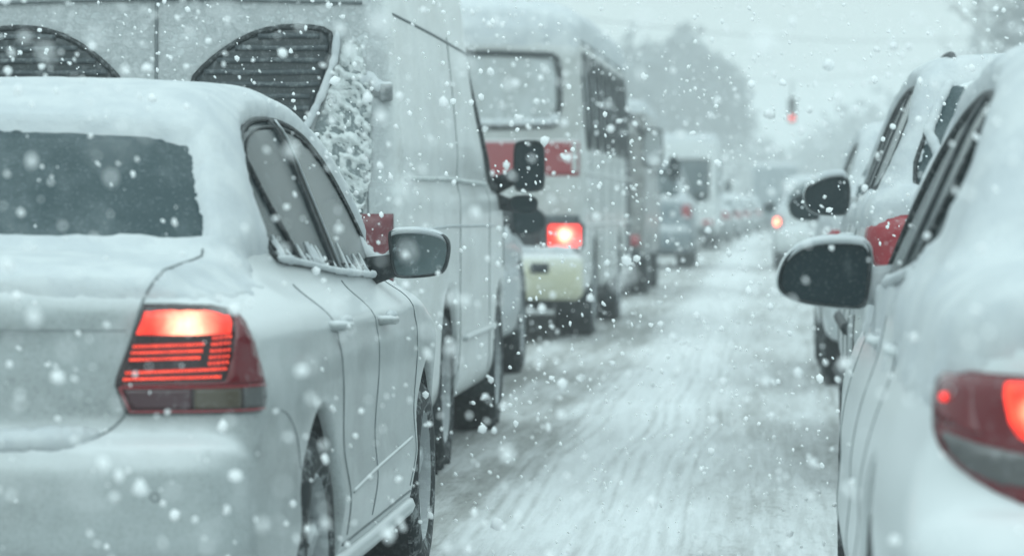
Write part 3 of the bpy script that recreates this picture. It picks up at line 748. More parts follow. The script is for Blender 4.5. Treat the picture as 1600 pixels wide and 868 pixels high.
    for s in (1, -1):
        olm = [(.112, .072), (.06, .082), (-.04, .078), (-.095, .045), (-.118, -.01), (-.112, -.05), (-.06, -.076), (.05, -.088), (.098, -.088), (.108, -.03)]
        if s > 0: olm = [(-a, b_) for a, b_ in olm][::-1]
        mirror(root, olm, (s * .905, 2.72, 1.017), .12, (s * .765, 2.78, .985), s, 0, M['paint_right'], arm_r=.042, snow=.012, glassmat='mirror', arm_mat=M['snow'])
    for (wy, wz, wr) in sp['wheels']:
        for s in (1, -1): wheel(root, s * .75, wy, wz, wr, .20, s)
    MB().box((0, 2.2, .20), (1.3, 3.6, .12), .02).build('floor_pan', M['under'], root)
    return root

def suv_spec(L=4.7, hw=.925, H=1.80, zb=1.20, wr=.37, rear=.88, wb=2.75):
    lower = [(.14, .30), (.02, .42), (-.01, .55), (.0, .72), (.05, .78), (.06, .95), (.04, 1.15), (.08, zb + .02), (.6, zb + .02), (1.5, zb), (3.2, zb - .04), (3.4, zb - .03), (3.9, zb - .10), (4.4, zb - .22), (L - .06, .9), (L, .6), (L - .05, .32), (L - .2, .27), (1, .27)]
    green = [(.06, zb - .1), (.10, zb + .08), (.20, zb + .34), (.30, H - .09), (.42, H - .025), (.8, H), (1.6, H + .01), (2.3, H - .01), (2.65, H - .06), (2.95, H - .24), (3.25, zb + .12), (3.45, zb - .03), (3.3, zb - .1)]
    def W1(Y, Z):
        w = hw - .03 * sstep(.5, .3, Z) - .10 * np.clip((Z - (zb - .15)) / .2, 0, 1.5) ** 1.6 - .02 * sstep(zb - .34, zb - .26, Z) + .012 * sstep(.72, .62, Z)
        return w - .06 * np.clip((.6 - Y) / .6, 0, 1.2) ** 1.6 - .16 * np.clip((Y - (L - .8)) / .8, 0, 1.2) ** 2
    def W2(Y, Z): return hw - .07 - .40 * (Z - zb) - .05 * np.clip((1.0 - Y) / 1.0, 0, 1.3) ** 2 - .06 * np.clip((Y - 2.6) / .8, 0, 1.3) ** 2
    return dict(L=L, hw=hw, H=H + .05, lower=lower, green=green, W1=W1, W2=W2, k1=.10, k2=.10, kb=.06, bulge_r=.10, bulge_f=.22, crown=.02, well=.62,
                arches=[(rear, wr, wr + .06), (rear + wb, wr, wr + .06)], wheels=[(rear, wr, wr), (rear + wb, wr, wr)])

def suv(loc, label, paint, h=.025, H=1.80, zb=1.20, hw=.925, L=4.7, detail=True, rz=0, lit=None, name='suv', cat='car', group=None, snow_t=.05):
    root = empty(name, loc, rz, label=label, cat=cat, group=group)
    sp = suv_spec(L, hw, H, zb); V, Q, N, bv, bo = body('body', sp, h, M[paint], root)
    zt = H - .11
    win = smooth_closed([(.50, zb + .07), (.42, zb + .2), (.45, zt - .06), (.60, zt), (1.5, zt + .03), (2.25, zt + .01), (2.6, zt - .07), (2.9, zb + .26), (3.12, zb + .05), (3.1, zb - .0), (2.2, zb + .015), (1.2, zb + .04)], 2)
    both('window', patch(bv, FR['side'], win, .003, .06), M['glass'], root)
    if detail: trimloop(root, bv, FR['side'], win, .015)
    for (a, b_) in ((1.42, 1.52), (2.08, 2.2)):
        both('pillar', patch(bv, FR['side'], [(a - .03, zt + .02), (a + .07, zt + .02), (b_ + .05, zb + .02), (b_ - .05, zb + .02)], .010, .05), M['plastic'], root)
    rw = smooth_closed([(-.57, zt + .05), (0, zt + .07), (.57, zt + .05), (.64, zt - .10), (.74, zb + .1), (.66, zb + .05), (0, zb + .03), (-.66, zb + .05), (-.74, zb + .1), (-.64, zt - .10)], 1)
    obj('rear_window', *patch(bv, FR['rear'], rw, .003, .06), M['glass_clear'], root)
    if detail: trimloop(root, bv, FR['rear'], rw, .012, 'rear_window_seal', mirror_=False)
    def mk(P, n, nf):
        wd = sd_poly(P[:, 1], P[:, 2], win); m = np.where(np.abs(P[:, 0]) > .45, sstep(.002, .02, wd), 1)
        rwd = sd_poly(P[:, 0], P[:, 2], rw); m = m * np.where(P[:, 1] < .6, sstep(-.02, .03, rwd), 1)
        return m * np.where((P[:, 1] > 2.7) & (P[:, 1] < 3.35) & (np.abs(P[:, 0]) < .68), 0, 1) * sstep(zb - .34, zb - .2, P[:, 2] + (nf - .5) * .15)
    Vs, Qs = snow_cover(V, N, Q, snow_t, .2, .6, mk, 11, 3, .2); obj('snow_cover', Vs, Qs, M['snow'], root)
    if detail:
        # driven snow clings along the edge of the rear glass
        for sd in (1, -1):
            P = trace(bv, FR['rear'], [(sd * .56, zt + .03), (sd * .62, zt - .08), (sd * .66, zb + .30), (sd * .60, zb + .16), (sd * .3, zb + .07)], .02, .004)
            snow_ridge(P, .022, 4 + sd).build('snow_ridge', M['snow'], root)
        for s in (1, -1):
            P = [(s * .54, .55, H - .0), (s * .54, .65, H + .05), (s * .54, 1.6, H + .06), (s * .53, 2.4, H + .04), (s * .52, 2.5, H - .03)]
            MB().tube(smooth_open(P, 2), .014, 8).build('roof_rail', M['plastic'], root)
        seam(root, bv, FR['side'], [(.85, zb + .02), (1.0, 1.05), (1.25, .9), (1.35, .6), (1.45, .42)], .005, 'door_gap')
        seam(root, bv, FR['side'], [(2.1, zb), (2.2, .9), (2.18, .42)], .005, 'door_gap'); seam(root, bv, FR['side'], [(3.1, zb - .05), (3.2, .9), (3.12, .45)], .005, 'door_gap')
        P = trace(bv, FR['side'], [(1.4, .62), (2.2, .62), (3.1, .62)], .05, .0); mb = MB().tube(P, .03, 8); both('door_moulding', (mb.V, mb.F), M['plastic'], root)
        P = trace(bv, FR['side'], [(1.32, .36), (2.2, .36), (3.15, .36)], .05, .02); mb = MB().tube(P, .04, 8); both('side_step', (mb.V, mb.F), M['plastic'], root)
        for hy, hz in ((1.5, zb - .14), (2.45, zb - .15)):
            for s in (1, -1):
                p, n = hit(bv, FR['side'], hy, hz); MB().tube([(s * (p.x - .005), hy - .1, hz), (s * (p.x + .03), hy - .07, hz), (s * (p.x + .03), hy + .07, hz), (s * (p.x - .005), hy + .1, hz)], .015, 8).build('handle', M[paint], root)
    fr = oblique(24)
    lo_ = .98 if detail else .95
    k = .0
    if detail:
        ol = smooth_closed([(.60, zb - .05), (.73, zb - .04), (.83, zb - .05), (.95, zb - .09), (.96, zb - .13), (.89, zb - .25), (.80, zb - .29), (.70, zb - .26)], 2)
    else: ol = smooth_closed([(.72, zb - .1), (.98, zb - .1), (.98, zb - .34), (.74, zb - .34)], 1)
    lv = patch(bv, fr, densify(ol, .03), .006, .04, relief=.01); l1, l2 = both('tail_lamp', lv, M['lens_red_light'], root)
    if lit:
        vf = patch(bv, fr, smooth_closed([(.78, zb - .14), (.92, zb - .14), (.92, zb - .28), (.80, zb - .28)], 1), .02, .04); obj('brake_light', *vf, lit, l1); obj('brake_light', *mirror_x(vf), lit, l2)
    for s in (1, -1):
        olm = [(.115, .10), (.03, .105), (-.07, .07), (-.118, .02), (-.112, -.055), (-.06, -.098), (.06, -.105), (.112, -.09)]
        if s > 0: olm = [(-a, b_) for a, b_ in olm][::-1]
        mirror(root, olm, (s * (hw + .075), 3.05, zb + .05), .12, (s * (hw - .08), 3.1, zb - .01), s, 0, M[paint] if detail else M['plastic'], arm_r=.045, snow=.03 if detail else 0)
    for (wy, wz, wr) in sp['wheels']:
        for s in (1, -1): wheel(root, s * (hw - .12), wy, wz, wr, .23, s)
    MB().box((0, 2.3, .30), (1.4, 3.9, .14), .02).build('floor_pan', M['under'], root)
    MB().box((0, .02, .84), (.52, .02, .12), .004).build('number_plate', M['chrome'], root)
    return root

def van():
    root = empty('van', (-2.38, 12.68, 0), label='grey-white panel van with louvred arched rear windows and caked snow', cat='van')
    hw = .965; L = 5.55
    lower = [(.12, .28), (.03, .36), (.0, .5), (.02, .58), (.03, 1.2), (.06, 2.0), (.12, 2.35), (.25, 2.47), (1, 2.52), (4.0, 2.50), (4.35, 2.42), (4.65, 2.15), (5.0, 1.62), (5.15, 1.32), (5.4, 1.12), (5.52, .85), (5.55, .5), (5.5, .3), (5.3, .25), (1, .25)]
    def W1(Y, Z):
        w = hw - .02 * sstep(.45, .25, Z) - .075 * np.clip((Z - 1.15) / .9, 0, 1.5) ** 1.4
        w = w - .012 * sstep(1.22, 1.26, Z) * sstep(1.42, 1.30, Z)  # waist pressing
        w = w - .23 * np.clip((Y - 3.2) / 1.5, 0, 1.6) ** 2 * sstep(1.15, 2.0, Z) - .15 * np.clip((Y - 4.9) / .65, 0, 1.2) ** 2
        return w - .02 * np.clip((.3 - Y) / .3, 0, 1.2) ** 2
    sp = dict(L=L, hw=hw, H=2.55, lower=lower, W1=W1, k1=.13, bulge_r=.05, bulge_f=.3, crown=.06, well=.66, arches=[(2.0, .35, .45), (4.80, .35, .42)])
    V, Q, N, bv, bo = body('body', sp, .026, M['paint_van'], root)
    # rear windows with louvres
    w0 = [(.14, 1.43), (.135, 1.66), (.20, 1.73), (.29, 1.80), (.40, 1.855), (.52, 1.875), (.64, 1.868), (.69, 1.84), (.675, 1.70), (.62, 1.56), (.58, 1.43)]
    w0 = densify(smooth_closed(w0, 1), .03)
    pv = patch(bv, FR['rear'], w0, .006, .04); gls = both('rear_window', pv, M['glass_van'], root)
    for s, g in ((1, gls[0]), (-1, gls[1])):
        mb = MB(); z = 1.46
        while z < 1.86:
            xs_ = [x for x in np.arange(.1, .75, .01) if sd_poly(np.array([x]), np.array([z]), w0)[0] < -.012]
            if len(xs_) > 3:
                p, n = hit(bv, FR['rear'], .4, z)
                for (zz, dd, tt) in ((z, .012, .006),):
                    mb.tube([(s * x, hit(bv, FR['rear'], x, z)[0].y - .008, z + .0015 * math.sin(x * 19 + z * 50)) for x in xs_[::3]], .012, 6)
            z += .047
        mb.build('louvre', M['louvre'], g)
    trimloop(root, bv, FR['rear'], w0, .012, 'rear_window_seal')
    # clumpy crust to the right of the windows and dusting of the doors
    cbase = patch(bv, FR['rear'], densify([(.60, 1.0), (.58, 1.35), (.64, 1.55), (.69, 1.72), (.78, 1.74), (.835, 1.6), (.835, 1.3), (.80, 1.1), (.72, 1.0)], .04), .003, .05); obj('backing_panel', *cbase, m_plain('grey_backing_panel', (.17, .20, .205), .8, .6, dscale=45), root)  # darker grey sheet laid under the crust, showing through its holes
    cr = densify([(.62, 1.02), (.60, 1.35), (.655, 1.55), (.71, 1.74), (.735, 1.83), (.80, 1.80), (.845, 1.6), (.845, 1.3), (.80, 1.1), (.72, 1.02)], .03)
    cv, cf = patch(bv, FR['rear'], cr, -.010, .011); cvn = np.array(cv); n1 = fbm(cvn * np.array([1, 1, 1.2]), 66, 4); cvn[:, 1] -= np.clip(n1 - .19 - .12 * sstep(1.75, 1.45, cvn[:, 2]), 0, 1) * .075
    obj('snow_crust', cvn, cf, M['snow_rough'], root)
    P = [hit(bv, FR['rear'], x, z)[0] + Vector((0, -.02, 0)) for x, z in densify([(.71, 1.855), (.70, 1.75), (.655, 1.62), (.60, 1.50), (.54, 1.43), (.42, 1.42)], .02, False)]
    snow_ridge([tuple(p) for p in P], .016, 4).build('snow_ridge', M['snow'], root)
    seam(root, bv, FR['rear'], [(0, .6), (0, 1.3), (0, 2.3)], .007, 'door_gap', mirror_=False, off=.006)
    seam(root, bv, FR['rear'], [(.83, .6), (.83, 1.06), (.825, 1.40)], .004, 'door_gap')
    seam(root, bv, FR['rear'], [(-.8, 1.965), (0, 1.985), (.8, 1.965)], .008, 'rear_gutter', mirror_=False, off=.012)
    # side: sliding door rail, gutters, waist strip, rub strip
    seam(root, bv, FR['side'], [(.25, 1.93), (2.0, 1.93), (4.1, 1.91)], .006, 'door_rail')
    P = trace(bv, FR['side'], [(.3, 1.285), (2.0, 1.295), (4.0, 1.285)], .08, .004); mb = MB().tube(P, .011, 6); both('waist_moulding', (mb.V, mb.F), M['snow_rough'], root)
    P = trace(bv, FR['side'], [(.3, 1.075), (2.0, 1.085), (4.3, 1.075)], .08, .0); mb = MB().tube(P, .007, 6); both('snow_line', (mb.V, mb.F), M['snow'], root)
    for a, b_ in ((2.62, 4.3),):
        P = trace(bv, FR['side'], [(a, .56), (b_, .56)], .08, .006); mb = MB().tube(P, .016, 6); both('rub_strip', (mb.V, mb.F), M['paint_van'], root)
    for yy in (2.45, 4.05): seam(root, bv, FR['side'], [(yy, 1.95), (yy + .02, 1.2), (yy, .35)], .003, 'door_gap')
    seam(root, bv, FR['side'], [(4.95, 1.15), (4.95, .85)], .005, 'door_gap')
    win = smooth_closed([(4.12, 1.27), (4.10, 1.9), (4.2, 1.98), (4.45, 1.97), (4.6, 1.88), (5.0, 1.34), (4.95, 1.27)], 2)
    both('window', patch(bv, FR['side'], win, .004, .06), M['glass'], root); trimloop(root, bv, FR['side'], win, .022)
    fvb = bvh_of(V * np.array([1, -1, 1]), Q[:, ::-1]); Vf, Ff = patch(fvb, FR['rear'], smooth_closed([(-.7, 2.15), (.7, 2.15), (.8, 1.4), (-.8, 1.4)], 1), .003, .1)
    obj('windscreen', [(v[0], -v[1], v[2]) for v in Vf], [tuple(reversed(f)) for f in Ff], M['glass'], root)
    # tail lamps: tall narrow at the corners
    lv = patch(bv, oblique(20), densify([(.75, 1.145), (.90, 1.145), (.90, .80), (.78, .80)], .03), .008, .03, relief=.01); both('tail_lamp', lv, M['lens_dull'], root)
    # hinges with snow clumps
    for s in (1, -1):
        for hz in (1.62, .95):
            p, n = hit(bv, FR['rear'], .885, hz)
            h_ = MB().box((s * .895, p.y - .01, hz), (.05, .05, .075), .008).box((s * .86, p.y - .012, hz), (.07, .03, .045), .006).build('hinge', M['paint_grey'], root)
            mb = MB(); pts = [(s * (.80 + .02 * i), p.y - .025 + .005 * i, hz + .03 + .03 * math.sin(i * 1.1)) for i in range(5)]
            mb.tube(densify(pts, .012, False), lambda i: .014 + .014 * abs(math.sin(i * .55)), 9); mb.build('snow_clump', M['snow'], h_)
    def mk(P, n, nf): return sstep(1.2, 1.3, P[:, 2]) * np.where((P[:, 1] > 4.5) & (P[:, 2] < 2.2), 0, 1)
    Vs, Qs = snow_cover(V, N, Q, .07, .3, .7, mk, 21, 2); obj('snow_cover', Vs, Qs, M['snow'], root)
    MB().box((0, .05, .42), (1.7, .16, .16), .03).build('bumper', M['plastic'], root)
    MB().box((0, 2.7, .33), (1.5, 4.9, .2), .02).build('floor_pan', M['under'], root)
    for wy in (2.0, 4.80):
        for s in (1, -1):
            wheel(root, s * .84, wy, .35, .35, .22, s)
            mb = MB().box((s * .85, wy - .47, .34), (.24, .012, .30), .003); mb.build('mud_flap', M['plastic'], root)
    for s in (1, -1):
        olm = [(-.08, .10), (-.06, .13), (.06, .13), (.08, .10), (.082, -.10), (.06, -.13), (-.06, -.135), (-.08, -.10)]
        mirror(root, olm, (s * 1.125, 4.62, 1.385), .12, (s * .93, 4.72, 1.28), s, 0, M['plastic'], arm_r=.04, snow=0)
        o2 = [(-.075, .04), (.075, .04), (.08, -.03), (.05, -.055), (-.06, -.05)]
        mirror(root, o2, (s * 1.09, 4.64, 1.19), .09, (s * .95, 4.72, 1.2), s, 0, M['plastic'], arm_r=.035, snow=0)
    return root
M['glass_van'] = m_glass('dark_van_glass', (.02, .03, .034), .2, 20, .5, .75, .3)
M['louvre'] = m_plain('grey_louvre', (.045, .058, .064), .6, .25)
M['snow_rough'] = m_snow('rough_snow_dusting', (.70, .73, .73), (.50, .535, .535), 16, .03, 90)
M['lens_dull'] = m_lens('dull_wine_red_lens', (.12, .012, .02), .4, .35)

def bus():
    root = empty('bus', (-2.80, 28.3, 0), R(-.8), label='old pale grey bus with a red stripe, yellow-green bumper and glowing tail lamp', cat='bus')
    hw = 1.22; L = 7.6
    lower = [(.0, .38), (-.02, .6), (.0, 1.2), (.05, 2.0), (.12, 2.6), (.22, 2.82), (.5, 2.90), (2, 2.93), (6.5, 2.93), (7.2, 2.85), (7.45, 2.5), (7.6, 1.3), (7.6, .5), (7.5, .38)]
    def W1(Y, Z): return hw - .07 * np.clip((Z - 1.4) / 1.3, 0, 1.2) ** 1.5 - .05 * np.clip((Z - 2.5) / .3, 0, 1.5) ** 2 - .03 * sstep(.5, .3, Z)
    sp = dict(L=L, hw=hw, H=2.98, lower=lower, W1=W1, k1=.16, bulge_r=.12, bulge_f=.2, crown=.10, well=.85, arches=[(1.75, .43, .52), (5.55, .43, .52)])
    V, Q, N, bv, bo = body('body', sp, .04, M['paint_bus'], root)
    rw = smooth_closed([(-.98, 2.49), (.90, 2.49), (1.0, 2.42), (1.0, 1.93), (.92, 1.85), (-.92, 1.85), (-1.0, 1.93), (-1.0, 2.42)], 1)
    g = obj('rear_window', *patch(bv, FR['rear'], densify(rw, .05), .004, .08), M['glass_bus'], root)
    P = trace(bv, FR['rear'], rw, .05, .008, True); MB().tube(P, .028, 7, closed=True).build('seal', M['rubber'], g)
    P = trace(bv, FR['rear'], [(-.9, 1.885), (.55, 1.885), (.93, 1.895), (1.0, 1.95)], .04, .03); snow_ridge(P, .035, 2).build('snow_ridge', M['snow'], root)
    obj('red_stripe', *patch(bv, FR['rear'], densify([(-1.19, 1.74), (1.17, 1.74), (1.17, 1.43), (-1.19, 1.43)], .06), .004, .08), M['bus_red'], root)
    # dark engine panel between the lamps
    obj('engine_panel', *patch(bv, FR['rear'], densify([(-.82, 1.16), (.82, 1.16), (.86, .78), (-.86, .78)], .06), .006, .08), M['plastic'], root)
    obj('lamp_panel', *patch(bv, FR['rear'], densify([(.80, 1.09), (1.17, 1.09), (1.17, .72), (.86, .72)], .06), .009, .08), M['louvre'], root)
    lit = m_lit('lit_bus_lamp', (1, .045, .03), 1.7, hot=(1.06, -.02, .92), hotr=.11, hots=4.0, hotc=(1, .42, .25))
    lit2 = m_lit('lit_bus_lamp_far_side', (1, .045, .03), 1.7)
    for s in (1, -1):
        p, n = hit(bv, FR['rear'], 1.05, .915); h_ = MB().box((s * 1.055, p.y - .02, .915), (.34, .08, .25), .03).build('tail_lamp', M['plastic'], root)
        MB().box((s * 1.055, p.y - .065, .915), (.28, .04, .19), .03).build('brake_light', lit if s > 0 else lit2, h_)
    b = MB().box((0, -.10, .565), (2.44, .26, .40), .05).build('bumper', M['bus_bumper'], root)
    MB().box((.86, -.235, .64), (.16, .02, .085), .01).build('lamp_recess', M['plastic'], b)
    snow_ridge([(-1.15, -.12, .775), (0, -.12, .785), (1.15, -.12, .775)], .05, 6).build('snow_ridge', M['snow'], b)
    # side windows and pillars
    for i in range(6):
        y0 = .35 + i * 1.12; w = smooth_closed([(y0, 2.50), (y0 + .86, 2.50), (y0 + .86, 1.68), (y0, 1.68)], 1)
        both('window', patch(bv, FR['side'], densify(w, .06), .004, .09), M['glass_pale'], root)
        trimloop(root, bv, FR['side'], densify(w, .08), .020, 'window_trim')
        P = trace(bv, FR['side'], [(y0 + .43, 2.5), (y0 + .43, 1.68)], .1, .01); mb = MB().tube(P, .018, 5); both('window_bar', (mb.V, mb.F), M['rubber'], root)
    seam(root, bv, FR['side'], [(.2, 2.60), (3, 2.62), (7.2, 2.60)], .018, 'gutter')
    for zz in (1.45, 1.0, .62):
        P = trace(bv, FR['side'], [(.3, zz), (3, zz), (7.3, zz)], .2, .004); mb = MB().tube(P, .014, 5); both('side_moulding', (mb.V, mb.F), M['paint_bus'], root)
    both('side_stripe', patch(bv, FR['side'], densify([(.35, 1.42), (1.2, 1.42), (1.2, 1.2), (.35, 1.2)], .1), .003, .15), M['paint_bus'], root)
    for yy in (1.0, 2.5, 3.9, 5.0): seam(root, bv, FR['side'], [(yy, 1.6), (yy, .45)], .006, 'panel_joint')
    for i in range(2):
        y0 = 6.45; both('door', patch(bv, FR['side'], densify([(y0, 2.5), (y0 + .75, 2.5), (y0 + .75, .5), (y0, .5)], .1), .006, .12), M['paint_line'], root) if i == 0 else None
    Vs, Qs = snow_cover(V, N, Q, .09, .12, .5, lambda P, n, nf: sstep(2.55, 2.66, P[:, 2] + (nf - .5) * .1), 31, 1.5); obj('snow_cover', Vs, Qs, M['snow'], root)
    MB().box((0, 3.8, .42), (2.2, 7.1, .3), .03).build('floor_pan', M['under'], root)
    MB().tube([(-.5, -.02, .30), (-.5, .3, .32)], .05, 10).build('exhaust', M['under'], root)
    for wy in (1.75, 5.55):
        for s in (1, -1): wheel(root, s * 1.07, wy, .43, .43, .26, s); MB().box((s * 1.05, wy - .56, .36), (.34, .015, .36), .004).build('mud_flap', M['plastic'], root)
    for s in (1, -1):
        olm = [(-.10, .17), (-.07, .20), (.07, .20), (.10, .17), (.11, -.16), (.08, -.20), (-.08, -.20), (-.11, -.16)]
        mirror(root, olm, (s * 1.46, 7.35, 1.80), .10, (s * 1.15, 7.5, 2.2), s, 0, M['plastic'], arm_r=.025, snow=0, glassmat='glass_bus')
    return root

def box_truck(loc, label, paint, H=2.4, hw=1.05, L=6.0, h=.05, roofsnow=True, group=None, name='truck', winz=None, glass='glass_clear'):
    root = empty(name, loc, 0, label=label, cat='bus' if name == 'bus' else 'truck', group=group)
    lower = [(0, .5), (0, H - .05), (.05, H), (L * .66, H), (L * .67, H - .02)]
    if name == 'bus': lower = [(0, .4), (-.02, 1.2), (.04, H - .12), (.15, H), (L - .2, H), (L, H - .4), (L, .4)]
    else: lower += [(L * .67, H - .3), (L * .86, H - .35), (L * .95, 1.5), (L * .99, 1.1), (L, .5)]
    sp = dict(L=L, hw=hw, H=H + .03, lower=lower, W1=lambda Y, Z: hw - .02 * sstep(H - .4, H, Z), k1=.06, bulge_r=.0, bulge_f=.12, crown=.02, well=hw * .65, arches=[(L * .25, .42, .5), (L * .82, .42, .5)])
    V, Q, N, bv, bo = body('body', sp, h, M[paint], root)
    if winz:
        rw = densify([(-hw * .82, winz[1]), (hw * .82, winz[1]), (hw * .82, winz[0]), (-hw * .82, winz[0])], .08); g = obj('rear_window', *patch(bv, FR['rear'], rw, .006, .12), M[glass], root)
        MB().tube(trace(bv, FR['rear'], rw, .08, .01, True), .04, 6, closed=True).build('seal', M['rubber'], g)
        for i in range(int(L / 1.3)):
            y0 = .4 + i * 1.25
            if y0 + .9 < L - .3: both('window', patch(bv, FR['side'], densify([(y0, winz[1]), (y0 + .95, winz[1]), (y0 + .95, winz[0]), (y0, winz[0])], .1), .006, .15), M['glass_clear'], root)
    else:
        seam(root, bv, FR['rear'], [(0, .6), (0, H - .1)], .015, 'door_gap', mirror_=False)
        for s in (-.5, .5): MB().tube([(s * hw, -.03, .7), (s * hw, -.03, H - .15)], .02, 6).build('locking_bar', M['chrome'], root)
        both('cab_window', patch(bv, FR['side'], densify([(L * .72, 1.35), (L * .72, 1.9), (L * .86, 1.9), (L * .90, 1.35)], .1), .006, .12), M['glass_clear'], root)
    Vs, Qs = snow_cover(V, N, Q, .08, .3, .7, lambda P, n, nf: sstep(H - .5, H - .3, P[:, 2]), 3, 1.5); obj('snow_cover', Vs, Qs, M['snow'], root)
    for s in (1, -1):
        MB().box((s * hw * .8, -.02, .72), (.26, .05, .14), .02).build('tail_lamp', M['lens_red_light'], root)
        for wy in (L * .25, L * .82): wheel(root, s * (hw - .14), wy, .42, .42, .26, s)
        mirror(root, [(-.09, .18), (.09, .18), (.10, -.18), (-.09, -.18)], (s * (hw + .2), L * .92, 1.7), .08, (s * (hw - .05), L * .93, 1.6), s, 0, M['plastic'], arm_r=.02, snow=0)
    MB().box((0, -.04, .52), (hw * 1.9, .1, .16), .02).build('bumper', M['plastic'], root)
    MB().box((0, L / 2, .5), (hw * 1.4, L * .9, .25), .02).build('chassis', M['under'], root)
    return root

def far_sedan(loc, label, paint, h=.05, lit=None, group=None):
    root = empty('sedan', loc, 0, label=label, cat='car', group=group)
    sp = sedan_spec(4.4, .87, .02, .92, 2.6); V, Q, N, bv, bo = body('body', sp, h, M[paint], root)
    win = smooth_closed([(1.0, 1.07), (.97, 1.15), (1.2, 1.37), (2.0, 1.42), (2.5, 1.33), (3.0, 1.0), (2.0, 1.02)], 1)
    both('window', patch(bv, FR['side'], win, .006, .1), M['glass'], root)
    obj('rear_window', *patch(bv, FR['rear'], smooth_closed([(-.53, 1.38), (.53, 1.38), (.62, 1.13), (-.62, 1.13)], 1), .006, .1), M['glass_clear'], root)
    def mk(P, n, nf):
        m = np.where((P[:, 1] > .55) & (P[:, 1] < 1.3) & (np.abs(P[:, 0]) < .6), 0, 1.); return m * np.where((P[:, 1] > 2.7) & (P[:, 1] < 3.3), 0, 1) * sstep(.85, .95, P[:, 2])
    Vs, Qs = snow_cover(V, N, Q, .06, .3, .7, mk, 3, 2); obj('snow_cover', Vs, Qs, M['snow'], root)
    vf = patch(bv, oblique(14), densify([(.60, .96), (.88, .96), (.90, .76), (.62, .76)], .05), .01, .05); l1, l2 = both('tail_lamp', vf, M['lens_red_light'], root)
    if lit:
        vf = patch(bv, oblique(14), densify([(.66, .93), (.82, .93), (.82, .81), (.66, .81)], .05), .02, .05); obj('brake_light', *vf, lit, l1); obj('brake_light', *mirror_x(vf), lit, l2)
    for s in (1, -1):
        for (wy, wz, wr) in sp['wheels']: wheel(root, s * .75, wy, wz, wr, .2, s)
        mirror(root, [(-.1, .06), (.1, .06), (.09, -.07), (-.09, -.07)], (s * .95, 2.8, 1.03), .1, (s * .76, 2.85, .98), s, 0, M['plastic'], arm_r=.03, snow=0)
    MB().box((0, 2.2, .22), (1.3, 3.6, .12), .02).build('floor_pan', M['under'], root)
    return root

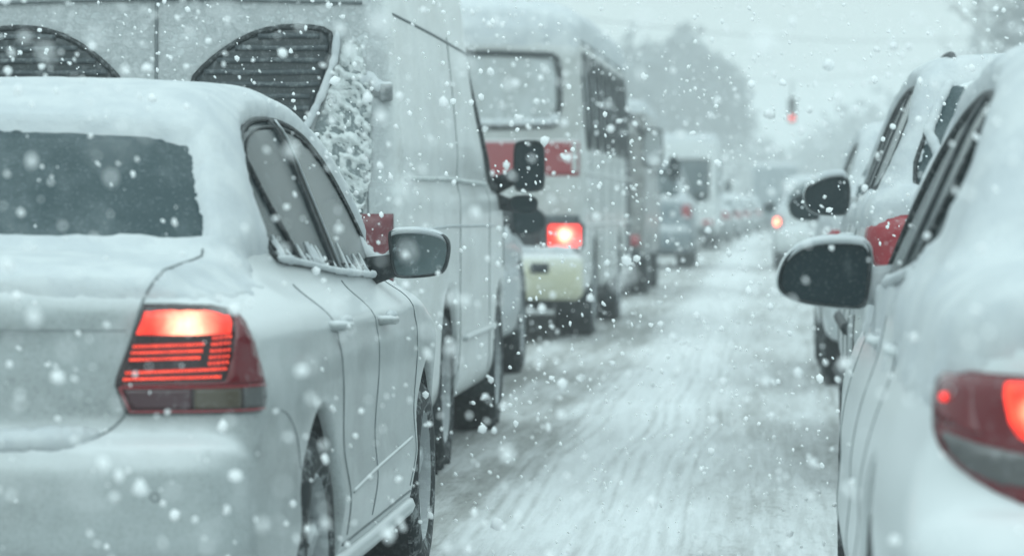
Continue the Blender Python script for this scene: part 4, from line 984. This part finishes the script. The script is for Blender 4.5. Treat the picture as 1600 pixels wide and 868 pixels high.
# ------------------------------------------------------------------ ground and road
def m_road():
    m, nt, b = mat_new('packed_snow_road'); v = nd(nt, 'ShaderNodeTexCoord').outputs['Object']
    sp = nd(nt, 'ShaderNodeSeparateXYZ'); nt.links.new(v, sp.inputs[0]); X = sp.outputs[0]
    wob = nd(nt, 'ShaderNodeTexNoise', Scale=.35, Detail=3.0); nt.links.new(v, wob.inputs['Vector'])
    Xw = mth(nt, 'ADD', X, mth(nt, 'MULTIPLY', mth(nt, 'SUBTRACT', wob.outputs[0], .5), .5))
    cr = nd(nt, 'ShaderNodeValToRGB'); mr = nd(nt, 'ShaderNodeMapRange'); mr.inputs[1].default_value = -4.0; mr.inputs[2].default_value = 4.0; nt.links.new(Xw, mr.inputs[0]); nt.links.new(mr.outputs[0], cr.inputs[0])
    # amount of grey slush across the road, by lane
    stops = [(-4, .85), (-1.5, 1.0), (-1.15, .95), (-.98, .2), (-.45, .05), (-.28, .35), (-.08, .7), (.12, .5), (.9, .75), (4, .8)]
    el = cr.color_ramp.elements
    while len(el) > 1: el.remove(el[0])
    el[0].position = 0; el[0].color = (stops[0][1],) * 3 + (1,)
    for x, a in stops[1:]:
        e = el.new((x + 4) / 8); e.color = (a, a, a, 1)
    st, rst = noise_fac(nt, v, 7, 6, .65, .42, .62, (1, .05, 1)); pa, rpa = noise_fac(nt, v, 2.6, 6, .68, .35, .68, (1, .14, 1)); sp1, rsp = noise_fac(nt, v, 24, 6, .78, .515, .60, (1, .35, 1))
    fineS, rf = noise_fac(nt, v, 26, 4, .6, .45, .6, (1, .04, 1))
    slush = mth(nt, 'MULTIPLY', cr.outputs[0], mth(nt, 'ADD', mth(nt, 'MULTIPLY', pa, .55), mth(nt, 'ADD', mth(nt, 'MULTIPLY', st, .35), .34)), True)
    slush = mth(nt, 'ADD', slush, mth(nt, 'MULTIPLY', fineS, .16), True)
    w2 = nd(nt, 'ShaderNodeTexNoise', Scale=.12, Detail=2.0); nt.links.new(v, w2.inputs['Vector'])
    Xt = mth(nt, 'ADD', X, mth(nt, 'MULTIPLY', mth(nt, 'SUBTRACT', w2.outputs[0], .5), .45)); brk, _b = noise_fac(nt, v, 3, 4, .7, .38, .6, (2, .25, 1)); tr = None
    for c_, wd_ in ((-.66, .016), (-.60, .010), (-.53, .016), (-.42, .010), (-.36, .018), (-.29, .010), (-1.05, .012), (-.98, .018), (-.91, .012), (.33, .02), (.40, .014)):
        mr_ = nd(nt, 'ShaderNodeMapRange'); mr_.interpolation_type = 'SMOOTHSTEP'; mr_.inputs[1].default_value = wd_ * 1.9; mr_.inputs[2].default_value = 0; nt.links.new(mth(nt, 'ABSOLUTE', mth(nt, 'SUBTRACT', Xt, c_)), mr_.inputs[0])
        tr = mr_.outputs[0] if tr is None else mth(nt, 'MAXIMUM', tr, mr_.outputs[0])
    slush = mth(nt, 'ADD', slush, mth(nt, 'MULTIPLY', tr, mth(nt, 'ADD', mth(nt, 'MULTIPLY', brk, .30), .04)), True)
    col = mixc(nt, slush, (.69, .71, .72), (.29, .295, .285))
    gm = mth(nt, 'MULTIPLY', mth(nt, 'MULTIPLY', sp1, cr.outputs[0]), mth(nt, 'ADD', mth(nt, 'MULTIPLY', pa, .8), .1), True)
    col = mixc(nt, mth(nt, 'MULTIPLY', gm, .95), col, (.16, .16, .15))
    nt.links.new(col, b.inputs['Base Color']); b.inputs['Roughness'].default_value = .75
    h = mth(nt, 'ADD', mth(nt, 'MULTIPLY', rst, .6), mth(nt, 'ADD', mth(nt, 'MULTIPLY', rsp, .35), mth(nt, 'MULTIPLY', rf, .3)))
    bump(nt, b, h, .8, .035); return m
def grid_mesh(name, xs, ys, zf, mat):
    X, Y = np.meshgrid(xs, ys, indexing='ij'); Z = zf(X, Y); V = np.stack([X.ravel(), Y.ravel(), Z.ravel()], 1); n = len(ys)
    i, j = np.meshgrid(np.arange(len(xs) - 1), np.arange(n - 1), indexing='ij'); a = (i * n + j).ravel(); F = np.stack([a, a + n, a + n + 1, a + 1], 1)
    return obj(name, V, F, mat)
xs = np.unique(np.concatenate([np.linspace(-500, -20, 25), np.linspace(-20, 20, 41), np.linspace(20, 500, 25)]))
ys = np.unique(np.concatenate([np.linspace(-60, 0, 8), np.linspace(0, 200, 80), np.linspace(200, 600, 30)]))
def gz(X, Y):
    P = np.stack([X.ravel(), Y.ravel(), X.ravel() * 0], 1); n = fbm(P, .22).reshape(X.shape); e = sstep(7.0, 9.5, np.abs(X + 1.0))
    return -.06 + e * (.30 + .35 * n) - .0
tag(grid_mesh('ground', xs, ys, gz, m_snow('snowfield', sc_=1.2, bd=.15, fine=8)), kind='structure')
xs = np.unique(np.concatenate([np.linspace(-8.5, -4, 10), np.linspace(-4, -1.8, 14), np.arange(-1.8, 1.0, .017), np.linspace(1.0, 6.5, 18)]))
ys = np.unique(np.concatenate([np.linspace(-10, 8, 16), np.arange(8, 26, .07), np.arange(26, 60, .2), np.linspace(60, 600, 120)]))
def rz_(X, Y):
    P = np.stack([X.ravel(), Y.ravel() * .18, X.ravel() * 0], 1); n = fbm(P, 5, 4).reshape(X.shape)
    P2 = np.stack([X.ravel(), Y.ravel(), X.ravel() * 0 + 4], 1); n2 = fbm(P2, 9, 3).reshape(X.shape)
    z = (n - .5) * .035 + (n2 - .5) * .016
    wob = .05 * np.sin(Y * .21)
    for cx, w, d in ((-.42, .07, .010), (-.30, .05, .010), (-1.25, .2, .012), (.28, .15, .014), (-.16, .06, .008)):
        z = z - d * np.exp(-((X - cx - wob) / w) ** 2)
        z = z + d * .5 * np.exp(-((X - cx - wob - w * 1.5) / (w * .5)) ** 2)
    tread = np.sin((X - wob) * 2 * math.pi / .085) * .0015 * (np.exp(-((X + .40 - wob) / .12) ** 4) + np.exp(-((X + 1.02 - wob * .5) / .10) ** 4))
    return z + tread
tag(grid_mesh('road', xs, ys, rz_, m_road()), kind='structure')

# ------------------------------------------------------------------ trees
m_bark = m_plain('wet_bark', (.05, .045, .04), .9, .4, dscale=6)
def m_fol(name, c):
    m, nt, b = mat_new(name); v = nd(nt, 'ShaderNodeTexCoord').outputs['Object']; f, raw = noise_fac(nt, v, 1.1, 4, .6, .4, .6)
    nt.links.new(mixc(nt, f, c, (.18, .2, .21)), b.inputs['Base Color']); b.inputs['Roughness'].default_value = .9; return m
M['twigs'] = m_fol('snowy_twigs', (.045, .05, .05))
def tree(loc, H, spread, label, seed, nleaf=5000, leaf=.2, dens=1.0, group='bare winter trees fading into the snowfall'):
    rg = np.random.default_rng(seed); root = empty('tree', loc, rg.random() * 6, label=label, cat='tree', group=group)
    mb = MB(); tips = []
    def grow(p, d, ln, r, lv):
        n = 4; pts = [p]; dd = d.copy()
        for i in range(n):
            dd = (dd + Vector(rg.normal(0, .10, 3)) + Vector((0, 0, .03))).normalized(); pts.append(pts[-1] + dd * (ln / n))
        mb.tube(pts, lambda i: r * (1 - .5 * i / n), 6 if lv < 2 else 3, cap=False)
        if lv >= 4: tips.append((pts[-1], dd)); tips.append((pts[2], dd)); return
        for k in range(4 if lv < 3 else 3):
            t = .45 + .55 * (k + 1) / 4; q = pts[min(n, int(t * n))]
            a = rg.random() * 6.28; ax = Vector((math.cos(a), math.sin(a), .15)); nd_ = (dd * .75 + ax * (.75 if lv else .9)).normalized()
            grow(q, nd_, ln * (.62 + .2 * rg.random()), r * .5, lv + 1)
    grow(Vector((0, 0, -.2)), Vector((0, 0, 1)), H * .36, H * .026, 0)
    T = np.array([t[0] for t in tips]); ctr = T.mean(0); f = np.array([spread / (4 * T[:, 0].std() + .1), spread / (4 * T[:, 1].std() + .1), 1])
    f[2] = (H * .97) / T[:, 2].max(); f[:2] = np.clip(f[:2], .35, 1.6)
    V = [(v[0] * f[0], v[1] * f[1], v[2] * f[2]) for v in mb.V]; obj('trunk', V, mb.F, m_bark, root)
    T = T * f; n = nleaf; i = rg.integers(0, len(T), n); C = T[i] + rg.normal(0, H * .028, (n, 3)); E = rg.normal(0, 1, (n // 2, 3)); E /= np.linalg.norm(E, axis=1)[:, None]; E *= (rg.random((n // 2, 1)) ** .8) * (.25 + 1.55 * fbm(E + seed, 1.8)[:, None]); C[:n // 2] = E * [spread / 2, spread / 2, H * .36] + [0, 0, H * .60]; C[:, :2] *= (1.45 - 1.0 * np.clip(C[:, 2:3] / H, 0, 1.1)); C = C[fbm(C + seed, .9 * 6 / H * 1.4) > .42 / dens]; n = len(C)
    A = rg.normal(0, 1, (n, 3)); A /= np.linalg.norm(A, axis=1)[:, None]; B = np.cross(A, rg.normal(0, 1, (n, 3))); B /= np.linalg.norm(B, axis=1)[:, None]; s = leaf * (.4 + rg.random((n, 1)))
    Vv = np.stack([C - A * s, C + B * s * .35, C + A * s, C - B * s * .35], 1).reshape(-1, 3); F = np.arange(n * 4).reshape(-1, 4); obj('crown', Vv, F, M['twigs'], root, smooth=False)
    return root
def woods():
    rg = np.random.default_rng(5); C = []
    for k in range(150):
        x = rg.uniform(-110, 60); y = rg.uniform(330, 400); h = rg.uniform(7, 11) * (1 + .25 * math.sin(x * .11)); r = h * .36
        n = 200; P = rg.normal(0, .5, (n, 3)); P /= np.maximum(1, np.linalg.norm(P, axis=1))[:, None]
        C.append(P * [r, r, h * .48] + [x, y, h * .52])
    C = np.concatenate(C); n = len(C); A = rg.normal(0, 1, (n, 3)); A /= np.linalg.norm(A, axis=1)[:, None]; B = np.cross(A, rg.normal(0, 1, (n, 3))); B /= np.linalg.norm(B, axis=1)[:, None]; s = .75 * (.4 + rg.random((n, 1)))
    Vv = np.stack([C - A * s, C + B * s * .5, C + A * s, C - B * s * .5], 1).reshape(-1, 3)
    tag(obj('woods', Vv, np.arange(n * 4).reshape(-1, 4), M['twigs'], smooth=False), 'pale far-off belt of trees across the end of the road', 'woods', kind='stuff')

# ------------------------------------------------------------------ traffic light on a span wire
def traffic_light():
    root = empty('traffic_light', (.86, 120, 4.2), label='hanging traffic light showing red above the far end of the road', cat='traffic light')
    MB().box((0, 0, .4), (.30, .26, .90), .05).build('housing', M['plastic'], root)
    red = m_lit('lit_red_signal', (1, .12, .10), 1.3)
    for i, mt in enumerate((red, M['lens_smoke'], M['lens_smoke'])):
        z = .12 + i * .29
        MB().lathe([(0, .001), (0, .10), (.01, .11)], 16, 'x').V
        mb = MB(); n = 20; mb.V = [(0, -.15, z)] + [(.11 * math.cos(a), -.14, z + .11 * math.sin(a)) for a in np.linspace(0, 2 * math.pi, n, endpoint=False)]; mb.F = [(0, 1 + (k + 1) % n, 1 + k)[::-1] for k in range(n)]
        mb.build('signal_lens', mt, root)
        mb = MB(); rings = [[(r_ * math.cos(a), y_, z + r_ * math.sin(a)) for a in np.linspace(-.3, math.pi + .3, 14)] for (r_, y_) in ((.12, -.13), (.125, -.30))]
        V = rings[0] + rings[1]; F = [(k, k + 1, 14 + k + 1, 14 + k) for k in range(13)]; mb.add(V, F).build('visor', M['plastic'], root)
    MB().tube([(0, 0, .85), (0, 0, 1.45)], .025, 8).build('hanger', M['plastic'], root)
    wire = MB().tube([(x, 120, 5.65 + .012 * (x + 1) ** 2) for x in np.linspace(-11, 12, 30)], .006, 5).build('overhead_wire', M['plastic']); tag(wire, 'thin span wire holding up the red traffic light', 'wire')
    for x, lb in ((-11, 'snowy steel post at the left end of the far span wire'), (12, 'snowy steel post at the right end of the far span wire')):
        p = empty('utility_pole', (x, 120, 0), label=lb, cat='pole', group='posts of the span wire')
        MB().tube([(0, 0, -.2), (0, 0, 4), (0, 0, 7.6)], lambda i: (.16, .13, .10)[i], 12).build('post', M['chrome'], p)
        MB().lathe([(-.2, .26), (.3, .26), (.34, .2), (.34, .1)], 16, 'z').build('base', M['chrome'], p)
def power_line():
    P = [(-7.5, 58, 5.2), (-3, 66, 4.75), (3, 78, 4.9), (9, 88, 5.9)]
    w = MB().tube(smooth_open(P, 3), .006, 5).build('overhead_wire', M['plastic']); tag(w, 'slack dark cable crossing high over the road beyond the bus', 'wire')

# ------------------------------------------------------------------ falling snow
def falling_snow():
    rg = np.random.default_rng(42); V = []; F = []; nv = 0
    ico = [(0, 0, 1)] + [(.894 * math.cos(a), .894 * math.sin(a), .447) for a in np.arange(5) * 1.2566] + [(.894 * math.cos(a), .894 * math.sin(a), -.447) for a in np.arange(5) * 1.2566 + .628] + [(0, 0, -1)]
    ico = np.array(ico); icf = np.array([(0, 1 + k, 1 + (k + 1) % 5) for k in range(5)] + [(1 + k, 6 + k, 1 + (k + 1) % 5) for k in range(5)] + [(1 + (k + 1) % 5, 6 + k, 6 + (k + 1) % 5) for k in range(5)] + [(6 + k, 11, 6 + (k + 1) % 5) for k in range(5)])
    # even density through the air over the road, thinned with distance where flakes are too small to see
    C = []; S = []
    for (d0, d1, dens, s0, s1) in FLAKES:
        n_try = int(dens * (d1 ** 3 - d0 ** 3) / 3 * (.37 * .26))
        d = (d0 ** 3 + rg.random(n_try) * (d1 ** 3 - d0 ** 3)) ** (1 / 3)
        u = rg.uniform(-.275, .115, n_try); v = rg.uniform(-.13, .09, n_try)
        C.append(np.stack([u * d, d, CAM_H + v * d], 1)); S.append(np.exp(rg.normal(math.log(s0), s1, n_try)))
    C = np.concatenate(C); S = np.concatenate(S); k = C[:, 2] > .05; C = C[k]; S = S[k]; n = len(C)
    ax = rg.normal(0, 1, (n, 3)); ax /= np.linalg.norm(ax, axis=1)[:, None]
    el = rg.uniform(0, 1.1, (n, 1))
    fall = np.array([.55, -.15, -.75]); fall = fall / np.linalg.norm(fall)
    ax = ax * .45 + fall * .8; ax /= np.linalg.norm(ax, axis=1)[:, None]
    P = ico[None] * (1 + rg.uniform(-.28, .28, (n, 12, 1))); el[S > .011] *= .25; P = P + ax[:, None, :] * (P @ ax[:, :, None]) * el[:, None]
    V = (C[:, None] + P * (S / 2)[:, None, None]).reshape(-1, 3); F = (icf[None] + (np.arange(n) * 12)[:, None, None]).reshape(-1, 3)
    m, nt, b = mat_new('falling_flake'); nt.nodes.remove(b); df = nd(nt, 'ShaderNodeBsdfDiffuse'); tl = nd(nt, 'ShaderNodeBsdfTranslucent'); mx = nd(nt, 'ShaderNodeMixShader')
    df.inputs[0].default_value = (.97, .975, .98, 1); tl.inputs[0].default_value = (.97, .975, .98, 1); mx.inputs[0].default_value = .5
    nt.links.new(df.outputs[0], mx.inputs[1]); nt.links.new(tl.outputs[0], mx.inputs[2]); nt.links.new(mx.outputs[0], nt.nodes['Material Output'].inputs[0])
    tag(obj('falling_snow', V, F, m), 'thick white snowflakes filling the air over the whole road', 'snowfall', kind='stuff')
FLAKES = [(1.0, 4.0, 9, .0065, .35), (3.0, 13, 85.0, .0064, .5), (13, 32, 9.0, .0115, .42), (2.6, 5, 4.0, .012, .2), (4.8, 9.2, 5.0, .0180, .28), (8.8, 14, .7, .020, .25), (14, 50, .05, .045, .3)]

# ------------------------------------------------------------------ build
if True:
    near_sedan(); right_sedan(); van(); bus()
    lit_far = m_lit('lit_far_brake_lamp', (1, .09, .05), 5.0); lit_far2 = m_lit('lit_far_orange_lamp', (1, .22, .12), 6.0)
    suv((1.325, 13.55, 0), 'tall white off-roader with roof rails and snow crust on its rear glass', 'paint_suv', .024, H=1.78, zb=1.18, hw=.955)
    suv((-2.62, 19.6, 0), 'silver-blue car squeezed between the van and the bus', 'paint_silver', .035, H=1.52, zb=1.03, hw=.90, L=4.5, detail=False, snow_t=.03)
    suv((1.27, 21.0, 0), 'white car just past the tall off-roader, mostly hidden by it', 'paint_suv', .04, H=1.68, zb=1.12, detail=False, name='car')
    suv((1.02, 60, 0), 'white car far up the right lane with one orange-red lamp glowing', 'paint_far', .05, H=1.66, zb=1.08, detail=False, lit=lit_far2, name='car')
    box_truck((-2.62, 42.5, 0), 'dark brown-grey truck just in front of the pale bus', 'paint_truck', 2.45, 1.05, 6.0)
    suv((-2.35, 61, 0), 'grey off-roader beyond the dark truck, rear window dark above a snow ledge', 'paint_silver', .05, H=2.0, zb=1.28, detail=False, hw=.96, name='off_roader')
    box_truck((-2.55, 86, 0), 'pale white-roofed bus standing beyond the off-roader', 'paint_far', 2.95, 1.22, 8.5, .07, name='bus', winz=(1.35, 2.35))
    box_truck((.35, 150, 0), 'slate-blue lorry in the middle of the road far away in the haze', 'paint_silver', 3.0, 1.05, 6.5, .07)
    base = far_sedan((-2.0, 101, 0), 'grey saloon car in the far left lane just past the white-roofed bus', 'paint_grey', .06, group='far cars in the snow haze')
    far_sedan((-.68, 150, 0), 'distant grey saloon in the middle of the road with both brake lamps lit', 'paint_grey', .07, lit=lit_far)
    for (x, y, lb) in ((-1.75, 114, 'second grey saloon beyond the white-roofed bus, nearly lost in haze'), (-1.5, 127, 'third grey saloon beyond the white-roofed bus, nearly lost in haze'),
                       (-1.1, 141, 'farthest grey saloon of the left lane'), (1.5, 74, 'grey saloon right in front of the white car with the orange lamp'), (1.3, 96, 'grey saloon farthest up the right lane')):
        c = copy_tree(base); c.location = (x, y, 0); c['label'] = lb
    tree((-5.9, 255, 0), 14.6, 11.5, 'large round-crowned tree at the left beyond the bus', 3, 22000, .42, 1.1)
    tree((-11.5, 210, 0), 10.5, 9, 'lower tree just left of the large round-crowned tree', 8, 8000, .3, 1.1)
    tree((-7.2, 62, 0), 8.6, 6.5, 'bare tree with branches reaching over the roof of the bus', 4, 5000, .12, .95)
    tree((14.2, 155, 0), 15.0, 9, 'tree at the top right behind the snowy cars', 6, 4500, .24, 1.0)
    tree((17.5, 230, 0), 14.5, 10, 'second tree behind the snowy cars, deeper in the haze', 9, 6000, .3, 1.0)
    woods(); traffic_light(); power_line(); falling_snow()

# ------------------------------------------------------------------ haze
m = bpy.data.materials.new('snow_haze'); m.use_nodes = True; nt = m.node_tree; nt.nodes.clear()
o_ = nt.nodes.new('ShaderNodeOutputMaterial'); pv = nt.nodes.new('ShaderNodeVolumePrincipled'); pv.inputs['Density'].default_value = .0031
pv.inputs['Color'].default_value = (.93, .96, .965, 1); pv.inputs['Anisotropy'].default_value = .1; nt.links.new(pv.outputs[0], o_.inputs['Volume'])
hz = MB().box((0, 250, 9), (1100, 760, 20.2)).build('haze', m, smooth=False); tag(hz, kind='stuff')
